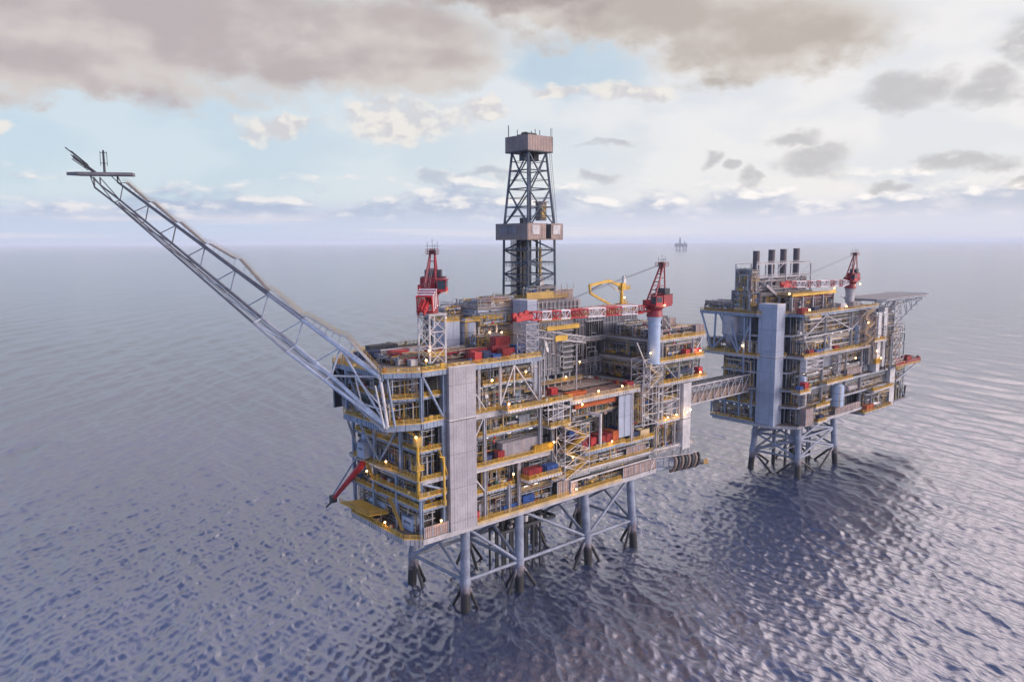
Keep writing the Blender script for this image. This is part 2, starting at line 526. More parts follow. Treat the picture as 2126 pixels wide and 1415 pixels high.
# ------------------------------------------------------------------ the sea
def build_sea():
    rng = np.random.default_rng(5)
    # ground polar grid about the point under the camera: rows in range, columns in bearing
    rr = [20.0, 60.0, 100.0, 125.0]
    while rr[-1] < 40000.0:
        d = rr[-1]
        rr.append(d + max(0.42, d * d / 77000.0 * 0.5))
    rr = np.array(rr)
    dense = np.radians(np.linspace(-41, 41, 1250))
    coarse = np.radians(np.arange(50, 311, 8.0))
    th = np.concatenate([dense, coarse])
    nr, nt = len(rr), len(th)
    Rg, Tg = np.meshgrid(rr, th, indexing='ij')
    bear = HEAD - Tg
    X = CAM.x + Rg * np.cos(bear)
    Y = CAM.y + Rg * np.sin(bear)
    Z = np.zeros_like(X)
    DX = np.zeros_like(X); DY = np.zeros_like(X)
    foot = np.maximum(np.gradient(rr)[:, None], Rg * (dense[1] - dense[0]) * 1.0)
    main = HEAD + R(-78)                      # bearing the waves run along
    N = 110
    lam = np.exp(np.linspace(np.log(1.2), np.log(46.0), N)) * rng.uniform(0.93, 1.07, N)
    lost = np.zeros_like(X)
    for L in lam:
        spread = R(27) if L < 4 else (R(23) if L < 12 else R(18))
        a = main + rng.normal(0, spread)
        kx, ky = math.cos(a), math.sin(a)
        kk = 2 * math.pi / L
        slope = 0.054 * (min(1.0, 3.0 / L) ** 0.62)
        amp = slope / kk
        fade = np.clip((L / (foot * 2.2) - 1.0) / 1.5, 0, 1)
        lost += (1 - fade) * slope * slope * 0.5
        ph = kk * (kx * X + ky * Y) + rng.uniform(0, 6.28)
        Z += amp * fade * np.cos(ph)
        DX -= 0.75 * amp * fade * kx * np.sin(ph)
        DY -= 0.75 * amp * fade * ky * np.sin(ph)
    calm = np.ones_like(X)
    calm[:, len(dense):] = 0
    calm *= np.clip((Rg - 100) / 60, 0, 1)
    # slow patches of livelier and calmer water
    patch = 1.0 + 0.16 * np.sin(X / 61 + 1.3 * np.sin(Y / 83)) * np.sin(Y / 47 + 1.1 * np.sin(X / 71))
    Z *= calm * patch; X = X + DX * calm * patch; Y = Y + DY * calm * patch
    co = np.stack([X, Y, Z], -1).reshape(-1, 3)
    i = np.arange(nr - 1)[:, None] * nt
    j = np.arange(nt)[None, :]
    j2 = (j + 1) % nt
    quads = np.stack([i + j, i + j2, i + nt + j2, i + nt + j], -1).reshape(-1, 4)[:, ::-1]
    quads = quads[:, ::-1]
    me = bpy.data.meshes.new('sea')
    me.vertices.add(len(co) + 1)
    cent = np.array([[CAM.x, CAM.y, 0.0]])
    me.vertices.foreach_set('co', np.concatenate([co, cent]).ravel())
    fan = np.stack([np.full(nt, len(co)), (np.arange(nt) + 1) % nt, np.arange(nt)], -1)
    loops = np.concatenate([quads.ravel(), fan[:, ::-1].ravel()])
    starts = np.concatenate([np.arange(len(quads)) * 4, len(quads) * 4 + np.arange(nt) * 3])
    me.loops.add(len(loops))
    me.polygons.add(len(starts))
    me.loops.foreach_set('vertex_index', loops)
    me.polygons.foreach_set('loop_start', starts)
    me.update(calc_edges=True)
    me.validate()
    me.polygons.foreach_set('use_smooth', np.ones(len(me.polygons), dtype=bool))
    if me.polygons[10000].normal.z < 0:
        me.flip_normals()
    at_ = me.attributes.new('chop', 'FLOAT', 'POINT')
    at_.data.foreach_set('value', np.append(np.sqrt(lost).ravel(), 0.0).astype(np.float32))
    m = bpy.data.materials.new('sea_water')
    m.use_nodes = True
    k = NT(m.node_tree)
    b = m.node_tree.nodes['Principled BSDF']
    geo = k.n('ShaderNodeNewGeometry').outputs['Position']
    rot = k.n('ShaderNodeVectorRotate', rotation_type='Z_AXIS')
    k.put(rot.inputs['Vector'], geo)
    rot.inputs['Angle'].default_value = -main
    mp = k.n('ShaderNodeMapping')
    mp.inputs['Scale'].default_value = (1.0, 0.33, 1.0)
    k.put(mp.inputs['Vector'], rot.outputs[0])
    h1 = k.noise(mp.outputs[0], 1.3, 5, 0.68, 0.5)
    h2 = k.noise(mp.outputs[0], 0.14, 4, 0.55, 0.6)
    h3 = k.noise(mp.outputs[0], 0.02, 3, 0.5, 0.4)
    gust = k.noise(geo, 0.006, 4, 0.55)
    b.inputs['Base Color'].default_value = (0.030, 0.045, 0.135, 1)
    k.put(b.inputs['Base Color'], k.mix(k.ss(gust, 0.35, 0.65), (0.026, 0.042, 0.098), (0.040, 0.055, 0.118)))
    chop = k.n('ShaderNodeAttribute', attribute_name='chop')
    k.put(b.inputs['Roughness'], k.m('ADD', 0.10, k.m('MULTIPLY', chop.outputs['Fac'], 0.20)))
    b.inputs['IOR'].default_value = 3.0
    bp = k.n('ShaderNodeBump')
    bp.inputs['Strength'].default_value = 1.0
    bp.inputs['Distance'].default_value = 1.0
    k.put(bp.inputs['Height'], k.m('ADD', k.m('ADD', k.m('MULTIPLY', h1, 0.15), k.m('MULTIPLY', h2, 0.35)), k.m('MULTIPLY', h3, 2.2)))
    k.put(b.inputs['Normal'], bp.outputs[0])
    me.materials.append(m)
    o = bpy.data.objects.new('sea', me)
    COL.objects.link(o)
    o['kind'] = 'structure'


build_sea()


def build_haze():
    mb = MB()
    mb.box(-46000, 46000, -46000, 46000, -8, 152, 'dark')
    o = mb.build('haze')
    m = bpy.data.materials.new('haze_air')
    m.use_nodes = True
    t = m.node_tree
    t.nodes.clear()
    oo = t.nodes.new('ShaderNodeOutputMaterial')
    v = t.nodes.new('ShaderNodeVolumePrincipled')
    v.inputs['Color'].default_value = (0.84, 0.92, 1.0, 1)
    v.inputs['Density'].default_value = 0.00005
    v.inputs['Anisotropy'].default_value = 0.0
    t.links.new(v.outputs[0], oo.inputs['Volume'])
    o.data.materials.clear()
    o.data.materials.append(m)
    o['kind'] = 'stuff'


build_haze()
#PART3

# ------------------------------------------------------------------ shared builders
def pipework(mb, x0, x1, y0, y1, z0, z1, n, rng, along='x', mats=('pipe_grey', 'pipe_warm', 'insul', 'pale_steel', 'dark', 'dark', 'boom_dark', 'ochre', 'green_grey', 'girder', 'ochre', 'tan_edge')):
    """headers on racks with drops, cable trays and small valve sets, all hung between two decks"""
    H = z1 - z0

    def P(a, b, z):
        return (a, b, z) if along == 'x' else (b, a, z)
    if along == 'x':
        a0, a1, b0, b1 = x0, x1, y0, y1
    else:
        a0, a1, b0, b1 = y0, y1, x0, x1
    # b grows inwards; racks every few metres
    k_ = max(1, int((a1 - a0) / 4.5))
    for i in range(k_ + 1):
        a = a0 + (a1 - a0) * i / k_
        for b in (b0 + 0.8, b0 + (b1 - b0) * 0.5):
            mb.beam(P(a, b, z0), P(a, b, z1), 0.16, 0.16, 'pale_steel' if rng.random() < .5 else 'girder')
        for zz in (z0 + H * 0.55, z0 + H * 0.82):
            mb.beam(P(a, b0 + .4, zz), P(a, b0 + (b1 - b0) * .62, zz), 0.14, 0.16, 'girder')
    n = int(n * 2.2)
    for i in range(n):
        b = b0 + 0.3 + (b1 - b0) * rng.random() ** 1.4 * 0.9
        r = rng.choice((.06, .07, .08, .09, .11, .14, .18, .28))
        m = rng.choice(mats)
        up = rng.random() < .7
        z = z0 + H * (rng.uniform(.55, .95) if up else rng.uniform(.06, .35))
        s = a0 + (a1 - a0) * rng.uniform(0, .6)
        e = min(a1, s + (a1 - a0) * rng.uniform(.25, .9))
        pts = [P(s, b, z0 + .1 if up else z), P(s, b, z), P(e, b, z)]
        if rng.random() < .6:
            z2 = z0 + H * rng.uniform(.05, .9)
            pts.append(P(e, b, z2))
            pts.append(P(e, min(b1, b + 2.5), z2))
        mb.path(pts, r, m, 5)
        if r > .15 and rng.random() < .5:           # flanged valve with a handwheel
            c = s + (e - s) * .4
            mb.tube(P(c - .25, b, z), P(c + .25, b, z), r * 1.8, rng.choice(('yellow', 'bright_red', 'dark', 'pale_steel')), 6)
            mb.tube(P(c, b, z), P(c, b, z + .8), .05, 'dark', 4)
    for i in range(max(2, n // 12)):                # inner handrails and ladders
        a = rng.uniform(a0, a1 - 2); b = b0 + (b1 - b0) * rng.uniform(.02, .5); L = min(a1 - a, rng.uniform(2, 7))
        zz = z0 + rng.choice((0, 0, H * .45))
        cm = rng.choice(('yellow', 'ochre', 'tan_edge', 'ochre'))
        for hh in (.15, .6, 1.1):
            mb.beam(P(a, b, zz + hh), P(a + L, b, zz + hh), .09, .1 if hh > .2 else .25, cm)
        for j in range(int(L / 1.2) + 1):
            mb.beam(P(a + j * 1.2, b, zz), P(a + j * 1.2, b, zz + 1.1), .08, .08, cm)
        a = rng.uniform(a0, a1 - 1); cm = rng.choice(('yellow', 'ochre', 'pale_steel'))
        for s in (0, .5):
            mb.beam(P(a + s, b, z0), P(a + s, b, z1), .07, .07, cm)
        for j in range(int(H / .45)):
            mb.beam(P(a, b, z0 + .3 + .45 * j), P(a + .5, b, z0 + .3 + .45 * j), .05, .05, cm)
    for i in range(max(1, n // 9)):                 # cable trays
        b = b0 + (b1 - b0) * rng.uniform(.05, .6)
        z = z1 - rng.uniform(.5, 1.5)
        mb.beam(P(a0, b, z), P(a1, b, z), .6, .12, rng.choice(('pale_steel', 'dark', 'girder')))
    for i in range(max(1, n // 5)):                 # risers through the deck
        a = rng.uniform(a0, a1); b = b0 + .4 + (b1 - b0) * rng.random() * .8
        mb.tube(P(a, b, z0), P(a, b, z1), rng.choice((.09, .12, .18, .28)), rng.choice(mats), 6)
    for i in range(max(1, n // 2)):                 # junction boxes and small cabinets on the racks
        a = rng.uniform(a0 + .5, a1 - .5); b = b0 + .2 + (b1 - b0) * rng.random() ** 1.6 * .6
        w = rng.uniform(.25, .9); hh = rng.uniform(.4, 1.1); zz = z0 + rng.choice((0, 0, .8, H * .5))
        p = P(a - w, b, zz); q_ = P(a + w, b + .5, zz + hh)
        mb.box(p[0], q_[0], p[1], q_[1], p[2], q_[2], rng.choice(('pipe_grey', 'insul', 'dark', 'green_grey', 'ochre', 'panel_grey', 'c_white', 'pipe_warm', 'c_navy', 'c_red', 'yellow', 'white_steel', 'c_blue')))
    return mb


def container(x, y, z, L, Wd, H, m, label, group=None, open_top=False, rz=0.0, cat='container'):
    """x, y: middle of the base"""
    t = thing('cargo_container' if not open_top else 'cargo_basket', label, cat, (x, y, z), group)
    t.rotation_euler.z = rz
    b = MB()
    if open_top:
        for s in (-1, 1):
            b.box(x - L / 2, x + L / 2, y + s * (Wd / 2 - .05) - .05, y + s * (Wd / 2 - .05) + .05, z + .15, z + H, m)
            b.box(x + s * (L / 2 - .05) - .05, x + s * (L / 2 - .05) + .05, y - Wd / 2 + .1, y + Wd / 2 - .1, z + .15, z + H, m)
        b.box(x - L / 2, x + L / 2, y - Wd / 2, y + Wd / 2, z, z + .15, 'dark')
        for i in range(3):
            c = x - L / 2 + L * (.2 + .3 * i)
            b.tube((c, y - Wd * .4, z + .3 + .15 * i), (c, y + Wd * .4, z + .35 + .15 * i), .16, ('pipe_grey', 'ochre', 'dark')[i], 6)
    else:
        b.box(x - L / 2 + .06, x + L / 2 - .06, y - Wd / 2 + .06, y + Wd / 2 - .06, z + .12, z + H - .06, m)
        k_ = max(4, int(L / .5))
        for i in range(k_):
            c = x - L / 2 + .25 + (L - .5) * i / (k_ - 1)
            for s in (-1, 1):
                b.box(c - .07, c + .07, y + s * (Wd / 2 - .06), y + s * (Wd / 2 - .01), z + .25, z + H - .25, m)
    b.build('body', t)
    f = MB()
    for sx in (-1, 1):
        for sy in (-1, 1):
            f.beam((x + sx * (L / 2 - .06), y + sy * (Wd / 2 - .06), z), (x + sx * (L / 2 - .06), y + sy * (Wd / 2 - .06), z + H), .16, .16, m)
    for zz in (z + .08, z + H - .06):
        for s in (-1, 1):
            f.beam((x - L / 2 + .14, y + s * (Wd / 2 - .05), zz), (x + L / 2 - .14, y + s * (Wd / 2 - .05), zz), .13, .14, m)
            f.beam((x + s * (L / 2 - .05), y - Wd / 2 + .14, zz), (x + s * (L / 2 - .05), y + Wd / 2 - .14, zz), .13, .14, m)
    f.build('corner_frame', t)
    if not open_top:
        d = MB()
        for s in (-1, 1):
            d.box(x - L / 2 - .02, x - L / 2 + .05, y + s * .04, y + s * (Wd / 2 - .16), z + .2, z + H - .18, m)
        do = d.build('door', t)
        e = MB()
        for s in (-.35, .35):
            e.tube((x - L / 2 - .06, y + s * Wd * .5, z + .2), (x - L / 2 - .06, y + s * Wd * .5, z + H - .2), .03, 'pale_steel', 5)
        e.build('locking_bar', do)
    return t


def vessel_h(x, y, z, L, r, m, label, axis='x', group=None, cat='vessel'):
    t = thing('pressure_vessel', label, cat, (x, y, z), group)
    v = Vector((1, 0, 0)) if axis == 'x' else Vector((0, 1, 0))
    c = Vector((x, y, z + r + .45))
    b = MB()
    n = 14
    b.tube(c - v * (L / 2), c + v * (L / 2), r, m, n, caps=False)
    for s in (-1, 1):
        e = c + v * (s * L / 2)
        b.tube(e, e + v * (s * r * .28), r, m, n, r2=r * .78, caps=False)
        b.tube(e + v * (s * r * .28), e + v * (s * r * .45), r * .78, m, n, r2=r * .25)
    b.build('shell', t)
    for s in (-.3, .3):
        e = c + v * (s * L)
        sd_ = MB()
        p = Vector((-v.y, v.x, 0)) * r * .8
        sd_.box(min((e - p).x, (e + p).x) - .12 * abs(v.x), max((e - p).x, (e + p).x) + .12 * abs(v.x),
                min((e - p).y, (e + p).y) - .12 * abs(v.y), max((e - p).y, (e + p).y) + .12 * abs(v.y), z, z + .45 + r * .45, 'pale_steel')
        sd_.build('saddle', t)
    nz = MB()
    for s in (-.3, 0.05, .33):
        e = c + v * (s * L)
        nz.tube(e + UPW * (r * .9), e + UPW * (r + .4), .12, 'pipe_grey', 6)
        nz.tube(e + UPW * (r + .35), e + UPW * (r + .45), .22, 'dark', 6)
    nz.tube(c - v * (L * .3) + UPW * (r + .3), c + v * (L * .33) + UPW * (r + .3), .05, 'pipe_grey', 5)
    nz.build('nozzle', t)
    return t


def vessel_v(x, y, z, H, r, m, label, group=None, cat='vessel'):
    t = thing('upright_vessel', label, cat, (x, y, z), group)
    b = MB()
    b.tube((x, y, z + .4), (x, y, z + H), r, m, 14, caps=False)
    b.tube((x, y, z + H), (x, y, z + H + r * .35), r, m, 14, r2=r * .55)
    b.tube((x, y, z + .4), (x, y, z + .1), r, m, 14, r2=r * .6)
    for zz in (.3, .65):
        b.tube((x, y, z + H * zz), (x, y, z + H * zz + .12), r + .05, 'dark', 14)
    b.build('shell', t)
    s = MB()
    s.tube((x, y, z), (x, y, z + .45), r * .85, 'pale_steel', 10)
    s.build('skirt', t)
    l = MB()
    l.tube((x - r * .7, y - r * .8, z), (x - r * .7, y - r * .8, z + H), .06, 'yellow', 5)
    l.tube((x - r * .7 + .4, y - r * .8, z), (x - r * .7 + .4, y - r * .8, z + H), .06, 'yellow', 5)
    for i in range(int(H / .4)):
        l.beam((x - r * .7, y - r * .8, z + .3 + .4 * i), (x - r * .7 + .4, y - r * .8, z + .3 + .4 * i), .04, .04, 'yellow')
    l.build('ladder', t)
    return t


def cabinet(x, y, z, L, Wd, H, m, label, group=None, cat='cabinet'):
    t = thing('equipment_cabinet', label, cat, (x, y, z), group)
    b = MB()
    b.box(x - L / 2, x + L / 2, y - Wd / 2, y + Wd / 2, z + .15, z + H, m)
    b.box(x - L / 2 - .08, x + L / 2 + .08, y - Wd / 2 - .08, y + Wd / 2 + .08, z + H, z + H + .1, m)
    b.build('body', t)
    d = MB()
    k_ = max(1, int(L / 1.1))
    for i in range(k_):
        a = x - L / 2 + L * (i + .06) / k_
        d.box(a, a + L / k_ * .88, y - Wd / 2 - .04, y - Wd / 2, z + .3, z + H - .15, m)
        d.box(a + .1, a + .16, y - Wd / 2 - .09, y - Wd / 2 - .04, z + H * .5, z + H * .5 + .25, 'black')
    d.build('door', t)
    f = MB()
    f.box(x - L / 2, x + L / 2, y - Wd / 2, y + Wd / 2, z, z + .15, 'dark')
    f.build('plinth', t)
    v = MB()
    for i in range(5):
        v.box(x - L / 2 - .04, x - L / 2, y - Wd * .3, y + Wd * .3, z + H * .55 + i * .14, z + H * .55 + i * .14 + .07, 'dark')
    v.build('louvre', t)
    return t


def pump(x, y, z, m, label, group=None, k=1.0):
    t = thing('pump_set', label, 'pump', (x, y, z), group)
    b = MB(); b.box(x - 1.3 * k, x + 1.3 * k, y - .5 * k, y + .5 * k, z, z + .25 * k, 'dark'); b.build('baseplate', t)
    b = MB(); b.tube((x - 1.1 * k, y, z + .8 * k), (x + .1 * k, y, z + .8 * k), .45 * k, m, 10)
    for i in range(5):
        b.tube((x - 1.0 * k + .22 * i * k, y, z + .8 * k), (x - .94 * k + .22 * i * k, y, z + .8 * k), .5 * k, m, 10)
    b.box(x - .8 * k, x - .3 * k, y - .3 * k, y + .3 * k, z + 1.2 * k, z + 1.5 * k, m); b.box(x - .9 * k, x - .1 * k, y - .3 * k, y + .3 * k, z + .25 * k, z + .5 * k, m)
    b.build('motor', t)
    b = MB(); b.tube((x + .5 * k, y - .3 * k, z + .8 * k), (x + .5 * k, y + .3 * k, z + .8 * k), .55 * k, 'pipe_grey', 10)
    b.tube((x + .1 * k, y, z + .8 * k), (x + .5 * k, y, z + .8 * k), .12 * k, 'pale_steel', 6)
    b.tube((x + .8 * k, y, z + .8 * k), (x + .8 * k, y, z + 2.0 * k), .16 * k, 'pipe_grey', 6)
    b.build('casing', t)
    return t


def deck(parent, poly, z, edges=(), gh=0.9, th=0.22, m='grating', gm='girder', rm='yellow', name='deck'):
    """a deck slab with its edge girders; edges: which sides carry a handrail"""
    b = MB()
    b.prism(poly, z - th, z, m)
    n = len(poly)
    d = b.build(name, parent)
    rq = random.Random(int(abs(poly[0][0] * 31 + poly[0][1] * 17 + z * 7)))
    g = MB()
    for i in range(n):
        a = Vector((*poly[i], 0)); c = Vector((*poly[(i + 1) % n], 0))
        L = (c - a).length
        dr = (c - a) / L; inn = Vector((-dr.y, dr.x, 0))
        e = dr * .15
        g.beam((a.x + e.x, a.y + e.y, z - th - gh / 2 - .004), (c.x - e.x, c.y - e.y, z - th - gh / 2 - .004), .28, gh, gm)
        if i in edges:
            for j in range(int(L / 1.15)):               # stiffeners on the edge girder
                v = a + dr * (j + .5) * 1.15 - inn * .17
                g.beam((v.x, v.y, z - th - gh + .02), (v.x, v.y, z - th - .05), .09, .09, rq.choice(('dark', 'girder', 'pipe_warm')))
    g.build('edge_girder', d)
    for i in edges:
        r = MB()
        a = poly[i]; c = poly[(i + 1) % n]
        r.rail([(a[0], a[1], z), (c[0], c[1], z)], rm)
        a = Vector((*a, 0)); c = Vector((*c, 0))
        r.beam((a.x, a.y, z - .09), (c.x, c.y, z - .09), .36, .2, 'tan_edge' if rm != 'bright_red' else 'crane_red')
        r.build('handrail', d)
        L = (c - a).length
        if L < 3: continue
        dr = (c - a) / L; inn = Vector((-dr.y, dr.x, 0))
        for j in range(min(16, int(L / 1.8))):           # drums and lockers bolted down behind the rail
            if rq.random() < .4: continue
            v = a + dr * rq.uniform(.5, L - .5) + inn * rq.uniform(.5, 1.3)
            w = rq.uniform(.22, .6); hh = rq.uniform(.4, 1.6)
            cm = rq.choice(('ochre', 'yellow', 'c_white', 'dark', 'pipe_warm', 'insul', 'c_red', 'c_blue', 'green_grey', 'tan_edge', 'panel_pink', 'boom_dark', 'c_orange'))
            e_ = MB()
            if rq.random() < .35:
                e_.tube((v.x, v.y, z), (v.x, v.y, z + hh), w * .7, cm, 8); e_.tube((v.x, v.y, z + hh), (v.x, v.y, z + hh + .1), w * .4, 'dark', 6)
                e_.build('deck_drum', d)
            else:
                e_.box(v.x - w, v.x + w, v.y - w * .8, v.y + w * .8, z, z + hh, cm); e_.box(v.x - w - .04, v.x + w + .04, v.y - w * .8 - .04, v.y + w * .8 + .04, z + hh, z + hh + .07, 'dark')
                e_.build('deck_locker', d)
    return d


def column(parent, x, y, z0, z1, w=.7, m='blue_steel'):
    b = MB()
    b.box(x - w / 2, x + w / 2, y - .12, y + .12, z0, z1, m)
    b.box(x - w / 2 - .004, x - w / 2 + .12, y - w / 2, y + w / 2, z0 + .01, z1 - .01, m)
    b.box(x + w / 2 - .12, x + w / 2 + .004, y - w / 2, y + w / 2, z0 + .01, z1 - .01, m)
    return b.build('column', parent)


def brace(parent, p, q_, r=.28, m='blue_steel'):
    return MB().tube(p, q_, r, m, 8).build('diagonal_brace', parent)


def wall(parent, x0, x1, y0, y1, z0, z1, m, name='windwall', studs=True):
    b = MB()
    b.box(x0, x1, y0, y1, z0, z1, m)
    if studs:
        L = x1 - x0; k_ = max(1, int(L / 2.4))
        for i in range(k_ + 1):
            a = x0 + L * i / k_
            b.box(a - .09, a + .09, y0 - .14, y0, z0, z1, 'girder')
        L = y1 - y0
        if L > 3:
            k_ = max(1, int(L / 2.4))
            for i in range(k_ + 1):
                a = y0 + L * i / k_
                b.box(x0 - .14, x0, a - .09, a + .09, z0, z1, 'girder')
    return b.build(name, parent)


LAMP_ME = None


def strip_light(parent, x, y, z, along='x'):
    """fluorescent fitting under a deck"""
    b = MB()
    L = .62
    if along == 'x':
        b.box(x - L, x + L, y - .13, y + .13, z - .20, z - .08, 'lamp_white'); b.box(x - L - .05, x + L + .05, y - .17, y + .17, z - .08, z + .02, 'pale_steel')
    else:
        b.box(x - .13, x + .13, y - L, y + L, z - .20, z - .08, 'lamp_white'); b.box(x - .17, x + .17, y - L - .05, y + L + .05, z - .08, z + .02, 'pale_steel')
    return b.build('strip_light', parent)


def floodlight(x, y, z, face, label, group, r=.35, pole=1.2):
    """warm floodlight on a short bracket; face: direction it shines"""
    t = thing('floodlight', label, 'floodlight', (x, y, z), group)
    d = Vector(face).normalized()
    p = Vector((x, y, z))
    b = MB()
    b.tube(p - d * .15 - UPW * pole, p - d * .15, .06, 'yellow', 5)
    b.beam(p - d * .15 - UPW * .45, p - d * .15 - UPW * .3, .5, .1, 'yellow')
    b.build('bracket', t)
    b = MB(); b.tube(p - d * .35, p, r * .6, 'pale_steel', 8, r2=r * 1.05, caps=True); b.build('housing', t)
    b = MB(); b.ball(tuple(p + d * .08), r * .85, 'lamp_warm', 8); b.build('lens', t)
    ld = bpy.data.lights.new('lamp_glow', 'POINT'); ld.energy = 170; ld.color = (1.0, .62, .28); ld.shadow_soft_size = .3
    lo = bpy.data.objects.new('lamp_glow', ld); COL.objects.link(lo); lo.parent = t; lo.location = d * (r + .25)
    return t


def stair_tower(parent_label, name, x0, x1, y0, y1, z0, z1, m='white_steel', flights=None, cat='stair tower', group=None, rail='yellow'):
    t = thing(name, parent_label, cat, ((x0 + x1) / 2, (y0 + y1) / 2, z0), group)
    fr = MB()
    k_ = max(2, int((z1 - z0) / 3.2))
    fr.lattice([(x0, y0, z0), (x1, y0, z0), (x1, y1, z0), (x0, y1, z0)], [(x0, y0, z1), (x1, y0, z1), (x1, y1, z1), (x0, y1, z1)], .13, .09, m, k_, cross=True)
    fr.build('frame', t)
    for i in range(k_):
        a = z0 + (z1 - z0) * i / k_; b = z0 + (z1 - z0) * (i + 1) / k_
        f = MB()
        yy = y0 + .25 if i % 2 == 0 else y0 + 1.4
        p, q_ = ((x0 + .9, yy + .4, a), (x1 - .9, yy + .4, b)) if i % 2 == 0 else ((x1 - .9, yy + .4, a), (x0 + .9, yy + .4, b))
        f.beam(p, q_, .9, .16, 'ochre')
        for s in (-.45, .45):
            f.beam((p[0], p[1] + s, p[2] + 1), (q_[0], q_[1] + s, q_[2] + 1), .08, .08, rail)
            f.beam((p[0], p[1] + s, p[2] + .5), (q_[0], q_[1] + s, q_[2] + .5), .06, .06, rail)
            f.beam((p[0], p[1] + s, p[2] + .05), (q_[0], q_[1] + s, q_[2] + .05), .07, .34, rail)
        f.build('stair_flight', t)
        l = MB()
        xa, xb = (x1 - 1.1, x1 - .1) if i % 2 == 0 else (x0 + .1, x0 + 1.1)
        l.box(xa, xb, y0 + .1, y1 - .1, b - .08, b, 'grating')
        l.rail([(xa, y0 + .1, b), (xb, y0 + .1, b)], rail)
        l.build('landing', t)
    return t


def jacket(parent, legs, z_top, leg_r, levels, xbrace_z, batter=0.045, m='leg_blue', rows=None):
    """legs: grid rows of (x, y) at deck level; they splay towards the sea bed"""
    cx = sum(l[0] for r in legs for l in r) / sum(len(r) for r in legs)
    cy = sum(l[1] for r in legs for l in r) / sum(len(r) for r in legs)

    def at(l, z):
        d = z_top - z
        return Vector((l[0] + (1 if l[0] > cx else -1) * d * batter * min(1, abs(l[0] - cx) / 12), l[1] + (1 if l[1] > cy else -1) * d * batter, z))
    for r in legs:
        for l in r:
            b = MB()
            b.tube(at(l, z_top), at(l, 2), leg_r, m, 14, caps=False)
            b.tube(at(l, 2), at(l, -12), leg_r * 1.02, m, 14)
            for zz in levels:
                b.tube(at(l, zz - 1.2), at(l, zz + 1.2), leg_r * 1.14, m, 14)
            b.build('jacket_leg', parent)
    br = MB()
    bays = []
    for r in legs:
        bays += list(zip(r, r[1:]))
    for i in range(len(legs[0])):
        bays.append((legs[0][i], legs[1][i]))
    for a, b_ in bays:
        zs = [z_top - .5] + list(levels) + [-12]
        for zz in levels:
            br.tube(at(a, zz), at(b_, zz), leg_r * .40, m, 8)
        for hi, lo in zip(zs, zs[1:]):
            mid = (at(a, lo) + at(b_, lo)) / 2
            if lo < 0 and not xbrace_z:
                br.tube(at(a, hi), mid, leg_r * .36, m, 8); br.tube(at(b_, hi), mid, leg_r * .36, m, 8)
            elif not xbrace_z:
                if a[1] > cy or abs(a[0] - b_[0]) < 2:
                    br.tube(at(a, hi) if (a[0] > cx) != (a[1] > cy) else at(b_, hi), at(b_, lo) if (a[0] > cx) != (a[1] > cy) else at(a, lo), leg_r * .34, m, 8)
                br.tube(at(b_, hi) if (a[0] > cx) != (a[1] > cy) else at(a, hi), at(a, lo) if (a[0] > cx) != (a[1] > cy) else at(b_, lo), leg_r * .36, m, 8)
            elif xbrace_z:
                br.tube(at(a, hi), at(b_, lo), leg_r * .40, m, 8)
                br.tube(at(b_, hi), at(a, lo), leg_r * .40, m, 8)
    br.build('jacket_bracing', parent)
    return at

# ------------------------------------------------------------------ drilling platform
DP = thing('drilling_platform', 'large nearer oil platform with tall derrick, flare boom and dense yellow railed decks', 'oil platform', (0, 0, 0))
jacket(DP, [[(-1.2, 2.5), (18.4, 2.5), (45.3, 2.5), (67, 2.5)], [(-1.8, 25.5), (18.4, 25.5), (45.3, 25.5), (67, 25.5)]], 24.0, 1.3, (8.6,), False)
cb = MB()                                     # well conductors in their guide frame under the deck
for i in range(6):
    for j in range(3):
        x = 20 + i * 3.1; y = 12 + j * 3.0
        cb.tube((x, y, 24), (x, y, -6), .36, 'dark', 8)
        cb.tube((x, y, 12.6 + (i * 5 + j * 3) % 4 * .8), (x, y, 14.4 + (i * 5 + j * 3) % 4 * .8), .85, 'white_steel' if (i * 3 + j) % 2 else 'dark', 8)
for j in range(5):
    cb.beam((18.2, 10.5 + 3 * j, 14.3), (40.6, 10.5 + 3 * j, 14.3), .5, .9, 'dark')
for i in range(8):
    cb.beam((18.4 + 3.1 * i, 10.3, 14.5), (18.4 + 3.1 * i, 22.7, 14.5), .5, .9, 'dark')
cb.build('well_conductors', DP)

# --- decks; polygons run anticlockwise seen from above, side 0 is the side facing the open sea in front
D = {}
D['bottom'] = deck(DP, [(-17, -.3), (77, -.3), (77, 36), (-17, 36), (-20, 30), (-20.5, 3)], 25, (1, 3, 4, 5), gh=1.4, gm='pale_steel')
rb = MB(); rb.rail([(.5, -.3, 25), (59.5, -.3, 25)])
rb.box(.5, 59.5, -.62, -.46, 24.3, 25.1, 'tan_edge'); rb.build('handrail', D['bottom'])
D['low_inner'] = deck(DP, [(0, .4), (15, .4), (15, 12), (0, 12)], 32.6, (0, 1), gh=.6)
D['low_left'] = deck(DP, [(-17, .2), (-9, .2), (-9, 36), (-17, 36)], 32.6, (0, 3), gh=.6, gm='blue_steel')
D['gallery'] = deck(DP, [(-18.2, -.6), (-9.4, -.6), (-9.4, 6), (-16.8, 6), (-16.8, 22.5), (-18.2, 22.5)], 36.0, (0, 4, 5), gh=.5, gm='blue_steel')
D['mid'] = deck(DP, [(-17, 0), (28.5, 0), (28.5, 36), (-17, 36)], 40.4, (), gh=1.1, gm='pale_steel')
rb = MB(); rb.rail([(.3, -.8, 40.4), (28.5, -.8, 40.4)]); rb.box(.3, 28.5, -1.0, -.15, 40.16, 40.39, 'tan_edge'); rb.build('handrail', D['mid'])
